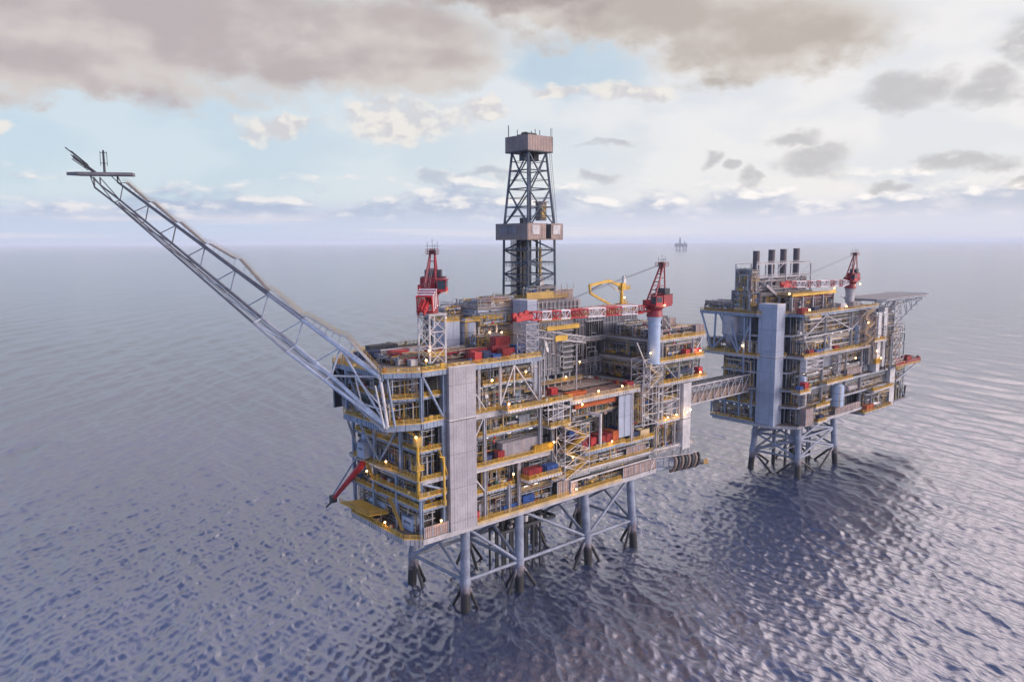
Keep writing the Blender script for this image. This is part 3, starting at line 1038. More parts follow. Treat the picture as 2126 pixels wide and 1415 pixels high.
rb = MB(); rb.rail([(-9.4, -.6, 40.4), (-17.4, -.6, 40.4), (-17.4, 33, 40.4)]); rb.box(-18.2, -17.15, -.8, 33, 40.15, 40.38, 'tan_edge'); rb.build('handrail', D['mid'])
D['balcony'] = deck(DP, [(16.6, -3.6), (29.6, -3.6), (29.6, .3), (16.6, .3)], 34.2, (0, 1, 3), gh=.7, gm='white_steel')
D['well_long'] = deck(DP, [(28.5, -.4), (75, -.4), (75, 30), (28.5, 30)], 31.2, (0,), gh=.6, gm='pale_steel')
D['laydown'] = deck(DP, [(41, -1.6), (59.5, -1.6), (59.5, 9), (41, 9)], 37.2, (0, 1, 3), gh=.9, gm='blue_steel')
D['laydown_side'] = deck(DP, [(59.8, -.2), (76, -.2), (76, 9), (59.8, 9)], 36.2, (0,), gh=.6)
D['upper_mid_l'] = deck(DP, [(-16.6, .6), (-8, .6), (-8, 34), (-16.6, 34)], 47.6, (0, 3), gh=.5, gm='blue_steel')
D['upper_mid_r'] = deck(DP, [(0, 2.2), (28, 2.2), (28, 12), (0, 12)], 47.8, (0,), gh=.5)
D['main_left'] = deck(DP, [(-25, 3.5), (-16.8, -.4), (-8, .4), (-8, 30), (-25, 24)], 55.2, (0, 1, 4), gh=1.5, gm='blue_steel')
D['main'] = deck(DP, [(-7.6, 0), (26, 0), (26, 36), (-7.6, 36)], 54.9, (), gh=1.5, gm='pale_steel')
rb = MB(); rb.rail([(.4, -.3, 54.9), (9, -.3, 54.9)]); rb.build('handrail', D['main'])
D['main_balcony'] = deck(DP, [(9.2, -3.2), (26.5, -3.2), (26.5, -.2), (9.2, -.2)], 55.0, (0, 1, 3), gh=.6, gm='white_steel')
D['pipe_deck'] = deck(DP, [(36, -.5), (68, -.5), (68, 25), (26.3, 25), (26.3, 6), (36, 6)], 53.4, (0, 1, 5), gh=1.0, m='plank', gm='pale_steel', rm='tan_edge')
D['attic_l'] = deck(DP, [(-23, 3.4), (-16.4, .6), (-8.2, 1.2), (-8.2, 28), (-23, 23)], 61.5, (0, 1, 4), gh=.5, gm='blue_steel')
D['attic_r'] = deck(DP, [(5, 2.0), (23.5, 2.0), (23.5, 12), (5, 12)], 61.8, (0, 1), gh=.5, rm='ochre')
D['top'] = deck(DP, [(-25, 4.5), (-16.5, -.6), (24.2, -.6), (24.2, 45), (-4, 45), (-25, 29)], 68.2, (1, 2, 3, 4, 5, 0), gh=1.2, gm='blue_steel')

# right-hand block
for nm, z, y0, x1, ed in (('end_low', 40.6, -.6, 95, (0, 1)), ('end_mid', 47.2, .6, 93, (0,)), ('end_main', 53.4, -1.2, 103, (0, 1)), ('end_attic', 61.0, -1.5, 101, (0, 1)), ('end_top', 67.6, 1, 105, (0, 1))):
    D[nm] = deck(DP, [(76.5 if nm != 'end_top' else 79, y0), (x1, y0), (x1, 30), (76.5 if nm != 'end_top' else 79, 30)], z, ed, gh=.8, gm='pale_steel')
D['hose_deck'] = deck(DP, [(75.5, -.5), (97, -.5), (97, 22), (75.5, 22)], 30.6, (0, 1), gh=.8, gm='pale_steel', rm='pale_steel')

# added inner boxes behind the open bays, dark to read as interior shade
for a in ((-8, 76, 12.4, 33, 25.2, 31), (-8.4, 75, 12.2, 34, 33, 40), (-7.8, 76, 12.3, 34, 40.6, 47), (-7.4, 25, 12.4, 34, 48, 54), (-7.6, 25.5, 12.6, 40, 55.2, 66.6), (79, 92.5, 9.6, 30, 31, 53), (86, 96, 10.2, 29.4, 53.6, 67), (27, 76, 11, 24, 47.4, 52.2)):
    wall(DP, *a, 'bay_backing', 'bay_backing')

# clad columns and panels
def clad_tower(x0, x1, y0, y1, z0, z1, m, seams, parent=DP):
    b = MB(); b.box(x0, x1, y0, y1, z0, z1, m); o = b.build('cladding_tower', parent)
    for zz in seams:
        e = MB()
        e.box(x0 - .1, x1 + .1, y0 - .1, y1 + .1, zz - .16, zz + .16, 'white_steel'); e.box(x0 - .07, x1 + .07, y0 - .07, y1 + .07, zz - .38, zz - .17, 'black')
        e.build('trim_band', o)
    e = MB(); e.box(x0 - .08, x1 + .08, y0 - .08, y1 + .08, z1, z1 + .25, 'white_steel')
    e.build('trim_band', o)
    return o


clad_tower(-8.6, .1, -1.2, 3.4, 25.0, 68.3, 'clad_white', (54.6,))
for i in range(4):
    h_ = MB(); h_.beam((-7.6 + 2 * i, .2, 68.5), (-7.6 + 2 * i, .2, 69.0), 1.3, .9, 'tan_edge'); h_.build('roof_hatch', DP)
clad_tower(32.2, 36.2, 14, 20.6, 53.6, 82.3, 'clad_blue', (62, 72))
for a in ((89.6, 93.8, -1.6, 1.2, 29.2, 51.8),):
    clad_tower(*a, 'c_white', (40,))
wall(DP, 58, 63.8, -.2, .1, 38.4, 51.8, 'clad_blue', 'wall_panel')
column(DP, 64.4, 0, 36.2, 52.2, .9, 'white_steel')
wall(DP, -16.6, -9, -.5, -.3, 25.1, 28, 'panel_pink')
wall(DP, 60, 76.8, -.6, -.4, 25.2, 28.3, 'panel_pink')
wall(DP, 36.2, 39, -.6, -.4, 25.2, 28.6, 'panel_pink')
wall(DP, 31, 36, -.2, 0, 25.2, 29.8, 'panel_pink')
wall(DP, 62.5, 72, .3, .5, 31.3, 34, 'panel_pink')
wall(DP, 84, 92, .8, 1.0, 41, 46.6, 'panel_grey')
wall(DP, 99.5, 104.4, 1.2, 5, 67.7, 71.0, 'panel_pink')
wall(DP, 88, 91.4, 7, 9.5, 67.7, 74.4, 'stack_dark')
wall(DP, 93, 96.4, 7.6, 10, 67.7, 73.4, 'panel_pink')
wall(DP, 80, 84, 3, 9, 54, 60, 'panel_grey')
wall(DP, -24.4, -8.4, 30.2, 30.6, 55.4, 66.8, 'bay_backing', 'bay_backing')

# columns and braces, front side
for x, z0, z1 in ((4, 25, 54), (24.5, 40, 54), (24.2, 55, 67), (12.6, 25, 33), (16.3, 26, 40), (29.4, 31, 48)):
    column(DP, x, .2, z0, z1, .8, 'pale_steel')
for x in (2.2, 9.6):
    column(DP, x, .2, 55, 67.2, .6, 'white_steel')
for p, q_ in (((14.6, .1, 66.6), (9.4, .1, 55.4)), ((14.6, .1, 66.6), (23.6, .1, 55.4)), ((14.6, .1, 66.6), (14.6, .1, 58))):
    brace(DP, p, q_, .2, 'white_steel')
for p, q_ in (((.2, .1, 47.5), (3.6, .1, 53.4)), ((.2, .1, 37.5), (3.8, .1, 33)), ((.4, .1, 61), (4.4, .1, 55.4)), ((29, 0, 40), (33, 0, 32)), ((76.8, -.5, 29.5), (73.6, -.5, 24.2))):
    brace(DP, p, q_, .2, 'white_steel')
# left side
for y, z0, z1 in ((.2, 25, 40), (11.3, 25, 40), (23, 25, 40), (33.6, 25, 40), (9, 40.4, 54), (22, 40.4, 54), (33.5, 40.4, 54)):
    column(DP, -16.9, y, z0, z1, .8, 'blue_steel')
for x, y, z0, z1 in ((-16.4, -.2, 55.4, 67.0), (-9.2, .4, 55.4, 67.0), (-9.6, .4, 25, 54), (-24.6, 22.6, 55.6, 67), (-9.2, .5, 40.8, 54)):
    column(DP, x, y, z0, z1, .75, 'blue_steel')
for p, q_ in (((-16.0, -.2, 66.8), (-9.6, .3, 55.8)), ((-24.8, 4.2, 66.6), (-24.8, 13, 55.6)), ((-24.8, 22, 66.6), (-24.8, 13, 55.6)), ((-16.8, 9, 53.6), (-16.8, 20, 41)), ((-16.9, .4, 39.4), (-10, -.3, 36.6)),
              ((-17, 20, 41.5), (-24.6, 17, 54)), ((-17, 31, 41.5), (-24.6, 23, 54)), ((-17, 30, 54), (-25, 28, 67)), ((-10, 40, 56), (-12, 38, 67))):
    brace(DP, p, q_, .34, 'blue_steel')
# portal frame over the lower laydown area
brace(DP, (48.6, -1.0, 37.4), (48.6, -1.0, 47.8), .5, 'white_steel')
pf = MB(); pf.beam((48.6, -1.0, 47.3), (43, 8, 49.0), .8, .9, 'white_steel'); pf.beam((43, 8, 49), (41, 11, 49), .8, .9, 'white_steel'); pf.build('portal_beam', DP)
# long pale beams along the front
for a in (((40, -.7, 31.6), (96, -.7, 31.0)), ((36, -.7, 28.9), (75, -.7, 28.9)), ((0, -.2, 38.9), (28, -.2, 38.9)), ((26, .2, 52.0), (36, .2, 52.0))):
    MB().beam(a[0], a[1], .3, .36, 'white_steel').build('long_beam', DP)
# open frame tower by the stairs, under the pipe deck
fb = MB(); fb.lattice([(27, -.5, 46.8), (36, -.5, 46.8), (36, 5, 46.8), (27, 5, 46.8)], [(27, -.5, 54.4), (36, -.5, 54.4), (36, 5, 54.4), (27, 5, 54.4)], .2, .13, 'white_steel', 3)
for x in (29, 31, 33):
    fb.beam((x, -.4, 47), (x, -.4, 54.3), .3, .3, 'pale_steel')
fb.build('open_frame', DP)
wall(DP, 29.8, 34.2, .6, .9, 48, 54, 'panel_grey')
D['frame_top'] = deck(DP, [(26.6, -1.4), (36, -1.4), (36, 5), (26.6, 5)], 54.6, (0, 3), gh=.5, gm='white_steel')
D['frame_low'] = deck(DP, [(26.6, -1.8), (35, -1.8), (35, 5), (26.6, 5)], 47.4, (0, 3), gh=.5, gm='white_steel')
# scaffold frames right of the wall panel
for x0, x1, z0, z1 in ((69, 77, 40.6, 54), (77.5, 88.5, 41, 53)):
    fb = MB(); fb.lattice([(x0, -.7, z0), (x1, -.7, z0), (x1, 4, z0), (x0, 4, z0)], [(x0, -.7, z1), (x1, -.7, z1), (x1, 4, z1), (x0, 4, z1)], .17, .11, 'white_steel', 4)
    for i in range(4):
        fb.beam((x0 + (x1 - x0) * (i + .5) / 4, -.7, z0), (x0 + (x1 - x0) * (i + .5) / 4, -.7, z1), .14, .14, 'white_steel')
    fb.build('open_frame', DP)
fb = MB(); fb.lattice([(70, 0, 54), (78, 0, 54), (78, 5, 54), (70, 5, 54)], [(70, 0, 62), (78, 0, 62), (78, 5, 62), (70, 5, 62)], .16, .1, 'white_steel', 3); fb.build('open_frame', DP)
for x, z0, z1, y in ((79, 54, 67, -.4), (87, 54, 60.5, -1.2), (95, 54, 67, -1), (100.5, 54, 67, 0), (80, 41, 53, 0), (86.5, 31, 40, -.4), (94.6, 41, 53, -.4), (82, 31, 40, 0)):
    column(DP, x, y, z0, z1, .5, 'pale_steel')
brace(DP, (66.5, 0, 68), (73.2, 0, 57), .22, 'white_steel')
for p, q_ in (((79, -.5, 60.5), (86, -.8, 54.4)), ((95, -.9, 61), (101, -.5, 66.6)), ((80, 0, 75), (92, 4, 68))):
    brace(DP, p, q_, .16, 'white_steel')
# lattice along the lower right edge above the hoses
fb = MB(); fb.lattice([(74, -1.2, 29), (74, .6, 29), (74, .6, 31.4), (74, -1.2, 31.4)], [(96, -1.2, 26.6), (96, .6, 26.6), (96, .6, 30.2), (96, -1.2, 30.2)], .14, .1, 'pale_steel', 9); fb.build('edge_lattice', DP)

# pipework in the bays
rg = random.Random(3)
for a in ((.5, 30, .6, 11.5, 25.1, 31.2, 44, 'x'), (30, 75, .8, 11, 25.1, 30.2, 60, 'x'), (.5, 15, 2, 11.5, 32.8, 39, 26, 'x'), (15.5, 28, .8, 11.5, 31.4, 39, 30, 'x'), (29, 75, .8, 10.5, 31.4, 35.6, 70, 'x'),
          (41, 59, 5.5, 10.5, 37.4, 46.5, 26, 'x'), (60, 76, 2.0, 10.5, 36.4, 46.5, 40, 'x'), (.5, 27.5, 3.2, 11.6, 40.6, 47, 44, 'x'), (.5, 26, 2.6, 11.6, 48, 53.2, 40, 'x'), (37, 67, 1.2, 10, 46.6, 52.2, 60, 'x'),
          (66, 77, 1, 10, 41, 53, 60, 'x'), (.6, 23.5, 1.6, 11.8, 55.2, 61, 46, 'x'), (5, 23.5, 2.4, 11.8, 62, 66.6, 34, 'x'), (77, 95, .6, 9, 31, 40, 46, 'x'), (77, 95, .6, 9, 41, 46.6, 36, 'x'), (77, 93, 1, 9.4, 47.4, 52.6, 36, 'x'),
          (78, 102, .6, 9.6, 53.8, 60.2, 46, 'x'), (78, 101, .4, 9.6, 61.2, 66.8, 46, 'x'),
          (-16.4, -9, 1.4, 33, 25.2, 32, 56, 'y'), (-16.2, -9, 1.6, 34, 32.8, 39.2, 60, 'y'), (-16.2, -8.8, 1.6, 33, 40.6, 47.2, 56, 'y'), (-16, -8.4, 1.8, 33, 47.8, 53.4, 52, 'y'), (-24, -8.6, 4, 27, 55.4, 61, 90, 'y'), (76.6, 80.5, 1.4, 25, 54, 60.4, 46, 'y'), (79.2, 83, 1.4, 25, 61.2, 67, 40, 'y'), (-23, -8.6, 4, 26, 61.7, 66.8, 70, 'y')):
    b = MB(); pipework(b, *a[:7], rg, a[7]); b.build('pipework', DP)
# stair flights between decks on the left side
for (p, q_) in (((-17.5, 20, 32.6), (-17.5, 26, 40.2)), ((-17.6, 8, 25.1), (-17.6, 14, 32.5)), ((-12, -.9, 47.6), (-9.4, -.9, 40.5))):
    b = MB(); b.beam(p, q_, .8, .18, 'ochre')
    for s in (0, 1.0):
        b.beam((p[0], p[1], p[2] + s + .05), (q_[0], q_[1], q_[2] + s + .05), .9 if s == 0 else .08, .08, 'yellow')
    b.build('stair_flight', DP)
# strip lights under the decks
for z, x0, x1, n, y in ((31.0, 2, 27, 6, 2), (39.2, 2, 27, 6, 2.6), (46.9, 5, 27, 5, 3.6), (53.2, 3, 22, 5, 3.2), (30.0, 33, 72, 7, 2), (35.4, 44, 70, 5, 2), (52.0, 44, 66, 4, 2.4), (60.9, 3, 22, 4, 3), (66.6, 3, 23, 3, 2.6), (60.2, 80, 100, 4, 1.5), (46.6, 78, 92, 4, 1.6), (52.8, 79, 92, 3, 1.8)):
    for i in range(n):
        strip_light(DP, x0 + (x1 - x0) * (i + rg.uniform(.2, .8)) / n, y + rg.uniform(-.6, 1.2), z - .25)
for z, y0, y1, n, x in ((31.9, 2, 20, 5, -14.6), (39.2, 2, 30, 6, -14.8), (46.9, 2, 30, 6, -14.5), (53.4, 2, 30, 5, -14.4), (60.9, 6, 24, 4, -21), (31.9, 2, 16, 3, -11.5), (60.9, 2, 3, 2, -12.5)):
    for i in range(n):
        strip_light(DP, x + rg.uniform(-.5, .5), y0 + (y1 - y0) * (i + rg.uniform(.2, .8)) / n, z - .25, 'x')

# ------------------------------------------------------------------ modules standing on the drilling platform
def framed_wall(t, x0, x1, y, z0, z1, dirx=True, seed=1, heavy=True):
    """front of a module: stiffened panel with pipe frames, ducts and walkways standing off it"""
    rg_ = random.Random(seed)
    b = MB()
    n = int((x1 - x0) / 1.6)
    for i in range(n + 1):
        a = x0 + (x1 - x0) * i / n
        b.box(a - .1, a + .1, y - .22, y, z0, z1, 'module_grey')
    for k_ in range(4):
        zz = z0 + (z1 - z0) * (k_ + .5) / 4
        b.box(x0, x1, y - .3, y - .003, zz - .16, zz + .16, 'pipe_grey')
    b.build('stiffener', t)
    b = MB()
    for i in range(int((x1 - x0) * 1.3)):
        a = rg_.uniform(x0 + .5, x1 - .5); w = rg_.uniform(.8, 4.5); za = rg_.uniform(z0 + 1, z1 - 4); h = rg_.uniform(2, 7)
        r = rg_.choice((.09, .12, .17))
        yy = y - rg_.uniform(.4, 1.6)
        b.path([(a, y, za), (a, yy, za), (a, yy, min(z1 - .5, za + h)), (min(x1, a + w), yy, min(z1 - .5, za + h)), (min(x1, a + w), yy, za - .6), (min(x1, a + w), y, za - .6)], r, rg_.choice(('insul', 'pipe_grey', 'pale_steel', 'pipe_warm')), 5)
    b.build('pipework', t)
    return b


T = thing('process_module', 'long grey ribbed module rising behind the brown pipe deck', 'module building', (76, 35, 53.4))
b = MB(); b.box(58, 98, 26, 44, 53.4, 74.2, 'module_grey'); b.build('wall', T)
b = MB(); b.box(57.6, 98.4, 25.6, 44.4, 74.2, 74.7, 'grating'); b.rail([(58, 44, 74.7), (58, 25.8, 74.7), (98, 25.8, 74.7), (98, 44, 74.7)], 'ochre'); b.build('roof', T)
framed_wall(T, 58.4, 97, 26, 53.6, 74, seed=4)
for z in (58.6, 66.2):
    d = MB(); d.box(58, 80, 23.8, 25.7, z - .15, z, 'grating'); d.rail([(58, 23.9, z), (80, 23.9, z)], 'pale_steel')
    for i in range(8):
        d.beam((59 + 3 * i, 24, z - .15), (59 + 3 * i, 25.9, z - 1.4), .14, .14, 'pale_steel')
    d.build('walkway', T)
for x0, x1, z0, z1 in ((62, 69.5, 59.5, 65), (71, 77, 60, 65.5), (60, 66, 67.5, 72), (70, 78, 67.4, 72.5)):
    d = MB()
    for i in range(8):
        a = x0 + (x1 - x0) * i / 7
        d.box(a - .12, a + .12, 25.15, 25.68, z0, z1, 'dark')
    d.box(x0 - .3, x1 + .3, 25.05, 25.69, z1, z1 + .3, 'pale_steel'); d.box(x0 - .3, x1 + .3, 25.05, 25.69, z0 - .3, z0, 'pale_steel')
    d.build('louvre_bank', T)
for x in (63.5, 72.5, 79):
    d = MB(); d.box(x - .6, x + .6, 25.4, 25.76, 53.7, 56.2, 'dark'); d.build('door', T)

T = thing('mud_module', 'pinkish grey panelled module left of the ribbed wall behind the pipe deck', 'module building', (50, 28, 56))
b = MB(); b.box(42.5, 57.4, 20, 40, 57.2, 74.4, 'panel_grey'); b.build('wall', T)
b = MB(); b.box(42.2, 57.6, 19.7, 40.2, 74.4, 74.8, 'grating'); b.rail([(42.4, 40, 74.8), (42.4, 19.9, 74.8), (57.4, 19.9, 74.8)], 'ochre'); b.build('roof', T)
framed_wall(T, 42.6, 52, 20, 57.3, 74, seed=9)
b = MB()
for i in range(9):
    z = 58 + i * 1.75
    b.box(52.4, 57, 19.2, 19.95, z, z + .9, 'dark'); b.box(52.2, 57.2, 18.9, 19.95, z + .9, z + 1.2, 'pale_steel')
b.build('louvre_bank', T)
for x in (43.5, 47, 50.5, 54, 57):
    for y in (20.5, 30.5):
        b = MB(); b.box(x - .3, x + .3, y, y + .6, 53.4, 57.2, 'pale_steel'); b.build('support_leg', T)
d = MB(); d.box(39.5, 58, 15.6, 19.6, 55.3, 55.6, 'grating'); d.rail([(39.6, 19.5, 55.6), (39.6, 15.7, 55.6), (58, 15.7, 55.6)], 'ochre')
for i in range(7):
    d.box(40 + 2.9 * i - .15, 40 + 2.9 * i + .15, 16, 16.3, 53.4, 55.3, 'pale_steel')
d.build('walkway', T)

T = thing('drill_module', 'blue grey box module on posts left of the derrick with cluttered roof', 'module building', (27, 30, 68.2))
b = MB(); b.box(19.4, 34.2, 22, 40, 74.8, 80.0, 'clad_blue'); b.build('wall', T)
b = MB(); b.box(19, 34.6, 21.6, 40.4, 80, 80.4, 'grating'); b.rail([(34.6, 21.7, 80.4), (19.1, 21.7, 80.4), (19.1, 40.3, 80.4), (34.6, 40.3, 80.4)], 'pale_steel'); b.build('roof', T)
for i, (x, y) in enumerate(((20, 22.6), (27, 22.6), (33.4, 22.6), (20, 31), (20, 39.4), (33.4, 39.4))):
    b = MB(); b.box(x - .35, x + .35, y - .35, y + .35, 68.3, 74.8, 'pale_steel'); b.build('support_leg', T)
b = MB(); b.box(21, 33.4, 27, 38, 68.4, 74.7, 'ochre'); b.build('bay_backing', T)
b = MB(); b.box(19.6, 33.8, 22.2, 26.8, 71.3, 71.5, 'grating'); b.rail([(19.7, 26, 71.5), (19.7, 22.3, 71.5), (33.8, 22.3, 71.5)]); b.build('mezzanine', T)
b = MB(); pipework(b, 20, 33.5, 22.6, 27, 68.4, 71.2, 26, rg, 'x'); pipework(b, 20, 33.5, 22.8, 27, 71.6, 74.6, 26, rg, 'x'); pipework(b, 20, 33, 23, 38, 80.5, 82.6, 22, rg, 'x'); b.build('pipework', T)

b = MB(); pipework(b, 19.2, 33.8, 20.8, 22, 75, 79.6, 16, rg, 'x'); pipework(b, 18, 19.3, 22.4, 39.6, 75, 79.6, 18, rg, 'y'); pipework(b, 20, 34, 22, 27, 80.4, 83.6, 34, rg, 'x', ('pipe_warm', 'dark', 'ochre', 'boom_dark', 'insul', 'c_red')); b.build('pipework', T)
T = thing('pump_house', 'tall rusty pipe framed module between the silo and the box module on posts', 'module building', (16, 31, 68.2))
b = MB(); b.box(12, 18.4, 28, 38, 68.3, 78.6, 'boom_dark'); b.build('wall', T)
b = MB(); pipework(b, 11, 18.6, 26.4, 28, 68.4, 73, 30, rg, 'x'); pipework(b, 11, 18.6, 26.4, 28, 73.4, 78.6, 30, rg, 'x'); pipework(b, 10.4, 12, 28, 38, 68.4, 78, 24, rg, 'y'); pipework(b, 12, 18.4, 28, 34, 78.6, 81, 22, rg, 'x'); b.build('pipework', T)
T = thing('drill_floor', 'grey ribbed substructure carrying the tall derrick above the roofs', 'substructure', (54, 36, 74.8))
b = MB(); b.box(44.6, 62.4, 27.8, 44.5, 75.0, 81.2, 'derrick_panel'); b.box(58.6, 69.4, 27.9, 38, 75.0, 80.4, 'panel_pink'); b.build('wall', T)
b = MB()
for i in range(13):
    x = 45.2 + i * 1.9
    b.box(x - .12, x + .12, 27.2, 27.78, 75.2, 80.3, 'pale_steel')
for z in (76, 78, 80):
    b.box(45, 69.2, 27.3, 27.775, z, z + .18, 'pale_steel')
b.build('stiffener', T)
b = MB(); b.box(44, 63, 27.4, 45, 81.2, 81.5, 'grating'); b.box(44, 56.2, 27.3, 27.5, 81.4, 83.6, 'ochre'); b.rail([(63, 45, 81.5), (63, 27.5, 81.5), (44.1, 27.5, 81.5), (44.1, 45, 81.5)], 'yellow'); b.build('roof', T)
b = MB(); b.box(58, 66.6, 28.6, 35, 80.45, 83.9, 'derrick_pale'); b.box(57.6, 67, 28.2, 35.4, 83.9, 84.1, 'pale_steel')
for x in (58, 60.8, 63.6, 66.6):
    b.tube((x, 28.4, 84), (x, 28.4, 85.8), .12, 'derrick_pale', 5)
b.build('driller_cabin', T)
b = MB(); pipework(b, 45, 57, 27.6, 32, 81.6, 85.5, 24, rg, 'x'); pipework(b, 58, 69, 27.8, 30, 75.2, 80, 14, rg, 'x'); b.build('pipework', T)

# ------------------------------------------------------------------ derrick
T = thing('drilling_derrick', 'tall dark lattice derrick with boxy crown housing and a wide middle band', 'derrick', (53, 36, 81.5))
cx, cy = 53.0, 36.0


def sq(s, z):
    return [(cx - s, cy - s, z), (cx + s, cy - s, z), (cx + s, cy + s, z), (cx - s, cy + s, z)]


b = MB(); b.lattice(sq(6.2, 81.3), sq(6.0, 101.2), .42, .22, 'derrick_steel', 5); b.build('lower_lattice', T)
b = MB()
P, Q = sq(5.9, 105.5), sq(4.0, 129.3)
P = [Vector(a) for a in P]; Q = [Vector(a) for a in Q]
for a, c in zip(P, Q):
    b.tube(a, c, .42, 'derrick_steel', 6)
for k_ in range(4):
    t0, t1 = k_ / 4, (k_ + 1) / 4
    r0 = [a.lerp(c, t0) for a, c in zip(P, Q)]; r1 = [a.lerp(c, t1) for a, c in zip(P, Q)]
    for i in range(4):
        j = (i + 1) % 4
        b.tube(r1[i], r1[j], .22, 'derrick_steel', 5)
        if k_ % 2:
            mid = (r0[i] + r0[j]) / 2
            b.tube(mid, r1[i], .26, 'derrick_steel', 5); b.tube(mid, r1[j], .26, 'derrick_steel', 5)
        else:
            mid = (r1[i] + r1[j]) / 2
            b.tube(r0[i], mid, .26, 'derrick_steel', 5); b.tube(r0[j], mid, .26, 'derrick_steel', 5)
        b.tube((r0[i] + r1[i]) / 2, (r0[j] + r1[j]) / 2, .10, 'derrick_steel', 4)
b.build('upper_lattice', T)
b = MB()
b.prism([(cx - 8, cy - 8), (cx + 8, cy - 8), (cx + 8, cy + 8), (cx - 8, cy + 8)], 100.6, 101.0, 'grating')
for (x0, x1, y0, y1) in ((cx - 8, cx - 7.7, cy - 8, cy + 8), (cx + 7.7, cx + 8, cy - 8, cy + 8), (cx - 7.7, cx + 7.7, cy + 7.7, cy + 8)):
    b.box(x0, x1, y0, y1, 101, 106, 'derrick_panel')
b.box(cx - 7.7, cx + .2, cy - 8, cy - 7.7, 101, 106, 'derrick_pale'); b.box(cx + .2, cx + 2.6, cy - 6.2, cy - 6, 101, 106, 'dark'); b.box(cx + 2.6, cx + 7.7, cy - 8, cy - 7.7, 101, 106, 'derrick_pale')
b.build('windwall_band', T)
for (p, s_) in (((cx - 8.02, cy + 3.5), 'y'), ((cx - 8.02, cy - 1), 'y')):
    d = MB(); d.box(p[0] - .25, p[0], p[1] - 2, p[1] + 2, 102.6, 105.2, 'module_grey'); d.build('louvre_bank', T)
for x in (cx - 4.4, cx + 5):
    d = MB(); d.box(x - 1.6, x + 1.6, cy - 8.2, cy - 8.0, 102.4, 105.4, 'c_white'); d.build('louvre_bank', T)
b = MB()
b.box(cx - 5.6, cx + 5.6, cy - 5.6, cy + 5.6, 129.1, 129.5, 'dark')
for (x0, x1, y0, y1, m) in ((cx - 5.6, cx - 5.3, cy - 5.6, cy + 5.6, 'derrick_panel'), (cx + 5.3, cx + 5.6, cy - 5.6, cy + 5.6, 'derrick_panel'), (cx - 5.3, cx + 5.3, cy - 5.6, cy - 5.3, 'derrick_pale'), (cx - 5.3, cx + 5.3, cy + 5.3, cy + 5.6, 'derrick_panel')):
    b.box(x0, x1, y0, y1, 129.5, 134.3, m)
b.build('crown_housing', T)
b = MB()
for i in range(6):
    b.tube((cx - 2.5 + i, cy - .3, 134.9), (cx - 2.4 + i, cy + .3, 134.9), .9, 'dark', 10)
b.beam((cx - 4.6, cy, 134.4), (cx + 4.6, cy, 134.4), 1.2, .7, 'dark')
b.tube((cx - 4.4, cy - 3, 135.2), (cx + 4.2, cy + 3, 136.0), .25, 'dark', 6)
for x, y in ((-3.4, 2), (0, -3), (2, 1), (4, 3), (3, -2)):
    b.tube((cx + x, cy + y, 133), (cx + x, cy + y, 136.6), .13, 'dark', 5)
b.build('crown_block', T)
b = MB(); b.tube((cx - 4.8, cy + 4.8, 134), (cx - 4.8, cy + 4.8, 138.2), .16, 'dark', 5); b.build('antenna', T)
b = MB()
for s in (-.35, .35):
    b.tube((cx + 5.2, cy - 5.2 + s, 131), (cx + 5.2, cy - 5.2 + s, 137.2), .08, 'dark', 4)
for i in range(13):
    b.beam((cx + 5.2, cy - 5.55, 131.2 + .45 * i), (cx + 5.2, cy - 4.85, 131.2 + .45 * i), .06, .06, 'dark')
b.build('ladder', T)
b = MB()
for s in (0, .7):
    b.tube((cx + 6.3 - s * .3, cy - 6.9 + s, 106), (cx + 4.9 - s * .3, cy - 5.5 + s, 129.5), .07, 'derrick_steel', 4)
for i in range(40):
    t_ = i / 40
    x = cx + 6.3 - 1.4 * t_; y = cy - 6.9 + 1.4 * t_; z = 106 + 23.5 * t_
    b.beam((x, y, z), (x - .2, y + .7, z), .07, .07, 'derrick_steel')
b.build('ladder', T)
b = MB()
for x, y, r in ((cx - 1.2, cy + 1.5, .9), (cx + .6, cy + 1.2, .5), (cx - 3.2, cy + 1.0, .45), (cx + 2.6, cy - 1, .3), (cx - 2.2, cy + 3, .5)):
    b.box(x - r, x + r, y - r, y + r, 81.5, 108 if r > .6 else 100.6, 'dark')
for i in range(5):
    for j in range(4):
        b.tube((cx - 4.8 + .45 * i, cy + 2.4 + .5 * j, 82), (cx - 4.8 + .45 * i, cy + 2.4 + .5 * j, 100.5), .12, 'pipe_warm' if (i + j) % 2 else 'dark', 5)
b.build('drill_pipe_rack', T)
b = MB()
for s in (-.5, .5):
    b.tube((cx + s, cy, 82), (cx + s, cy, 129), .14, 'derrick_steel', 5)
b.build('guide_rail', T)
b = MB(); b.box(cx + 1.8, cx + 3.8, cy - 3.4, cy - 1.4, 84, 88.5, 'insul'); b.tube((cx + 2.8, cy - 2.4, 88.5), (cx + 2.8, cy - 2.4, 98), .5, 'ochre', 8); b.tube((cx + 2.8, cy - 2.4, 98), (cx + 2.8, cy - 2.4, 104), .25, 'dark', 6)
b.build('top_drive', T)
b = MB(); b.box(cx + 1.5, cx + 4.2, cy - 4, cy - 1.5, 107, 113, 'derrick_panel'); b.box(cx + 1, cx + 4.8, cy - 4.6, cy - 1, 113, 113.3, 'derrick_pale'); b.box(cx + 1.9, cx + 3.6, cy - 4.2, cy - 4.0, 108, 112, 'ochre'); b.build('racking_arm', T)
b = MB()
for s in (-1, 1):
    b.box(cx + s * 2.2 - 1.1, cx + s * 2.2 + 1.1, cy - 1.2, cy + 1.2, 126.6, 128.9, 'dark')
b.box(cx - 3.4, cx + 3.4, cy - .4, cy + .4, 128.0, 129.0, 'dark'); b.build('crown_platform', T)
